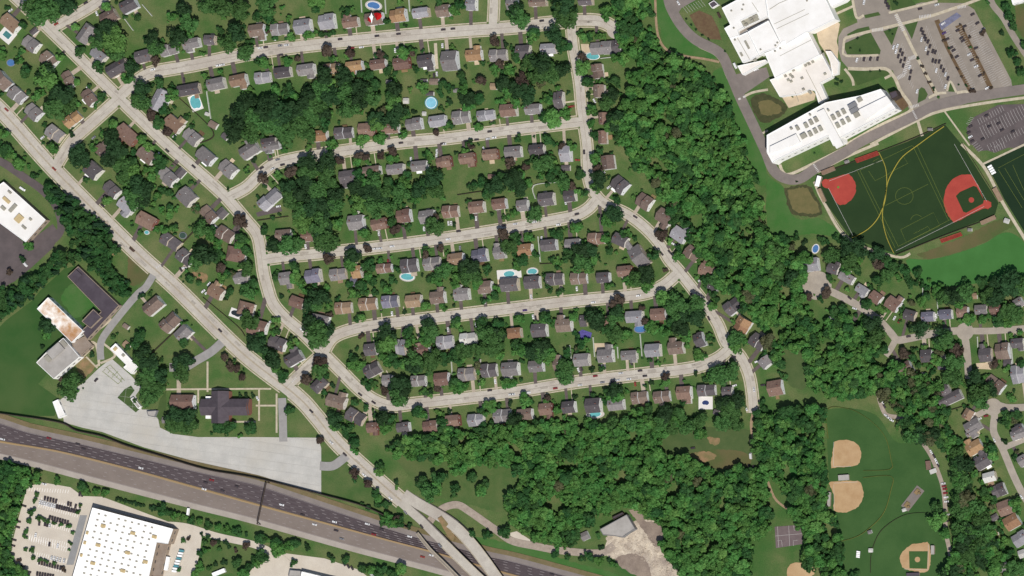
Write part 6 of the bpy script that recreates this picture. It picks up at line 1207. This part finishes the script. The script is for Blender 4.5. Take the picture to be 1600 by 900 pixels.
# trailers behind the store
def trailer(t, x, y, l, w, ang, mt, label, h=3.6):
    X, Y = T(t, x, y); p = P(X, Y, h); root = thing(emp('trailer', (p[0], p[1], 0), -math.radians(ang)), label, 'trailer', 'trailers and trucks behind the store')
    m = MB(); m.box(0,0,1.0,l*ZM,w*ZM,h-1.0); m.build('box', mt, root); m = MB(); [m.box(s*l*ZM*0.33,q*w*ZM*0.36,0,1.6,0.3,0.95) for s in (-1,1) for q in (-1,1)]; m.build('wheel', 'tyre', root)
trailer('03',1040,822,86,18,101,'white_trim',"long white trailer parked along right wall of store")
trailer('03',1365,878,82,24,-22,'white_trim',"white trailer at bottom edge right of store")
trailer('03',1172,498,44,10,98,'white_trim',"narrow white trailer on grass beside highway")
for i in range(9):
    f = i/8; later_lab = f"white delivery truck, {ORD[i]} from top in line right of store"
    trailer('03',1132-f*46,742+f*128,26,12,8,'white_trim' if i % 3 else 'deck_aquarim', later_lab if i % 3 else f"teal delivery truck, {ORD[i]} from top in line right of store", 3.0)
# ---------------------------------------------------------------- labels: each thing described by the nearest thing one can find
cand = []
for i, (o, x, y, d, cat, grp) in enumerate(PENDING):
    for (rx, ry, sh) in nearest(x, y, 14):
        cand.append((math.hypot(rx-x, ry-y), i, f"{d} {direc(x, y, rx, ry)} {sh}"))
cand.sort(); done = set()
for dist, i, lab in cand:
    if i in done or lab in TAKEN or len(lab.split()) > 16: continue
    o, x, y, d, cat, grp = PENDING[i]; thing(o, lab, cat, grp); TAKEN.add(lab); done.add(i)
for i, p in enumerate(PENDING):
    if i not in done: thing(p[0], p[3]+" among several alike", p[4], p[5])
# ---------------------------------------------------------------- light, sky and camera
w = bpy.data.worlds.new("World"); sc.world = w; w.use_nodes = True; N = w.node_tree.nodes; L = w.node_tree.links
sky = N.new('ShaderNodeTexSky'); sky.sky_type = 'NISHITA'; sky.sun_disc = False; EL, AZ = 53, 132
sky.sun_elevation = math.radians(EL); sky.sun_rotation = math.radians(AZ); sky.air_density = 1.0; sky.dust_density = 1.0
L.new(sky.outputs[0], N['Background'].inputs['Color']); N['Background'].inputs['Strength'].default_value = 0.085
sun = bpy.data.lights.new('sun', 'SUN'); sun.energy = 4.75; sun.angle = math.radians(0.5); sun.color = (1.0, 0.955, 0.89)
so_ = bpy.data.objects.new('sun', sun); COL.objects.link(so_)
d = Vector((math.sin(math.radians(AZ))*math.cos(math.radians(EL)), math.cos(math.radians(AZ))*math.cos(math.radians(EL)), math.sin(math.radians(EL))))
so_.rotation_euler = (-d).to_track_quat('-Z','Y').to_euler(); so_.location = d*900
cam = bpy.data.cameras.new('camera'); co = bpy.data.objects.new('camera', cam); COL.objects.link(co); sc.camera = co
co.location = (CX, CY, H); cam.sensor_width = 36; cam.lens = 36*H/(1600*S); cam.shift_x = -CX/(1600*S); cam.shift_y = -CY/(1600*S); cam.clip_start = 10; cam.clip_end = 40000
sc.view_settings.view_transform = 'Standard'; sc.view_settings.look = 'None'; sc.view_settings.exposure = 0.0; sc.view_settings.gamma = 1.0; sc.view_settings.use_curve_mapping = False
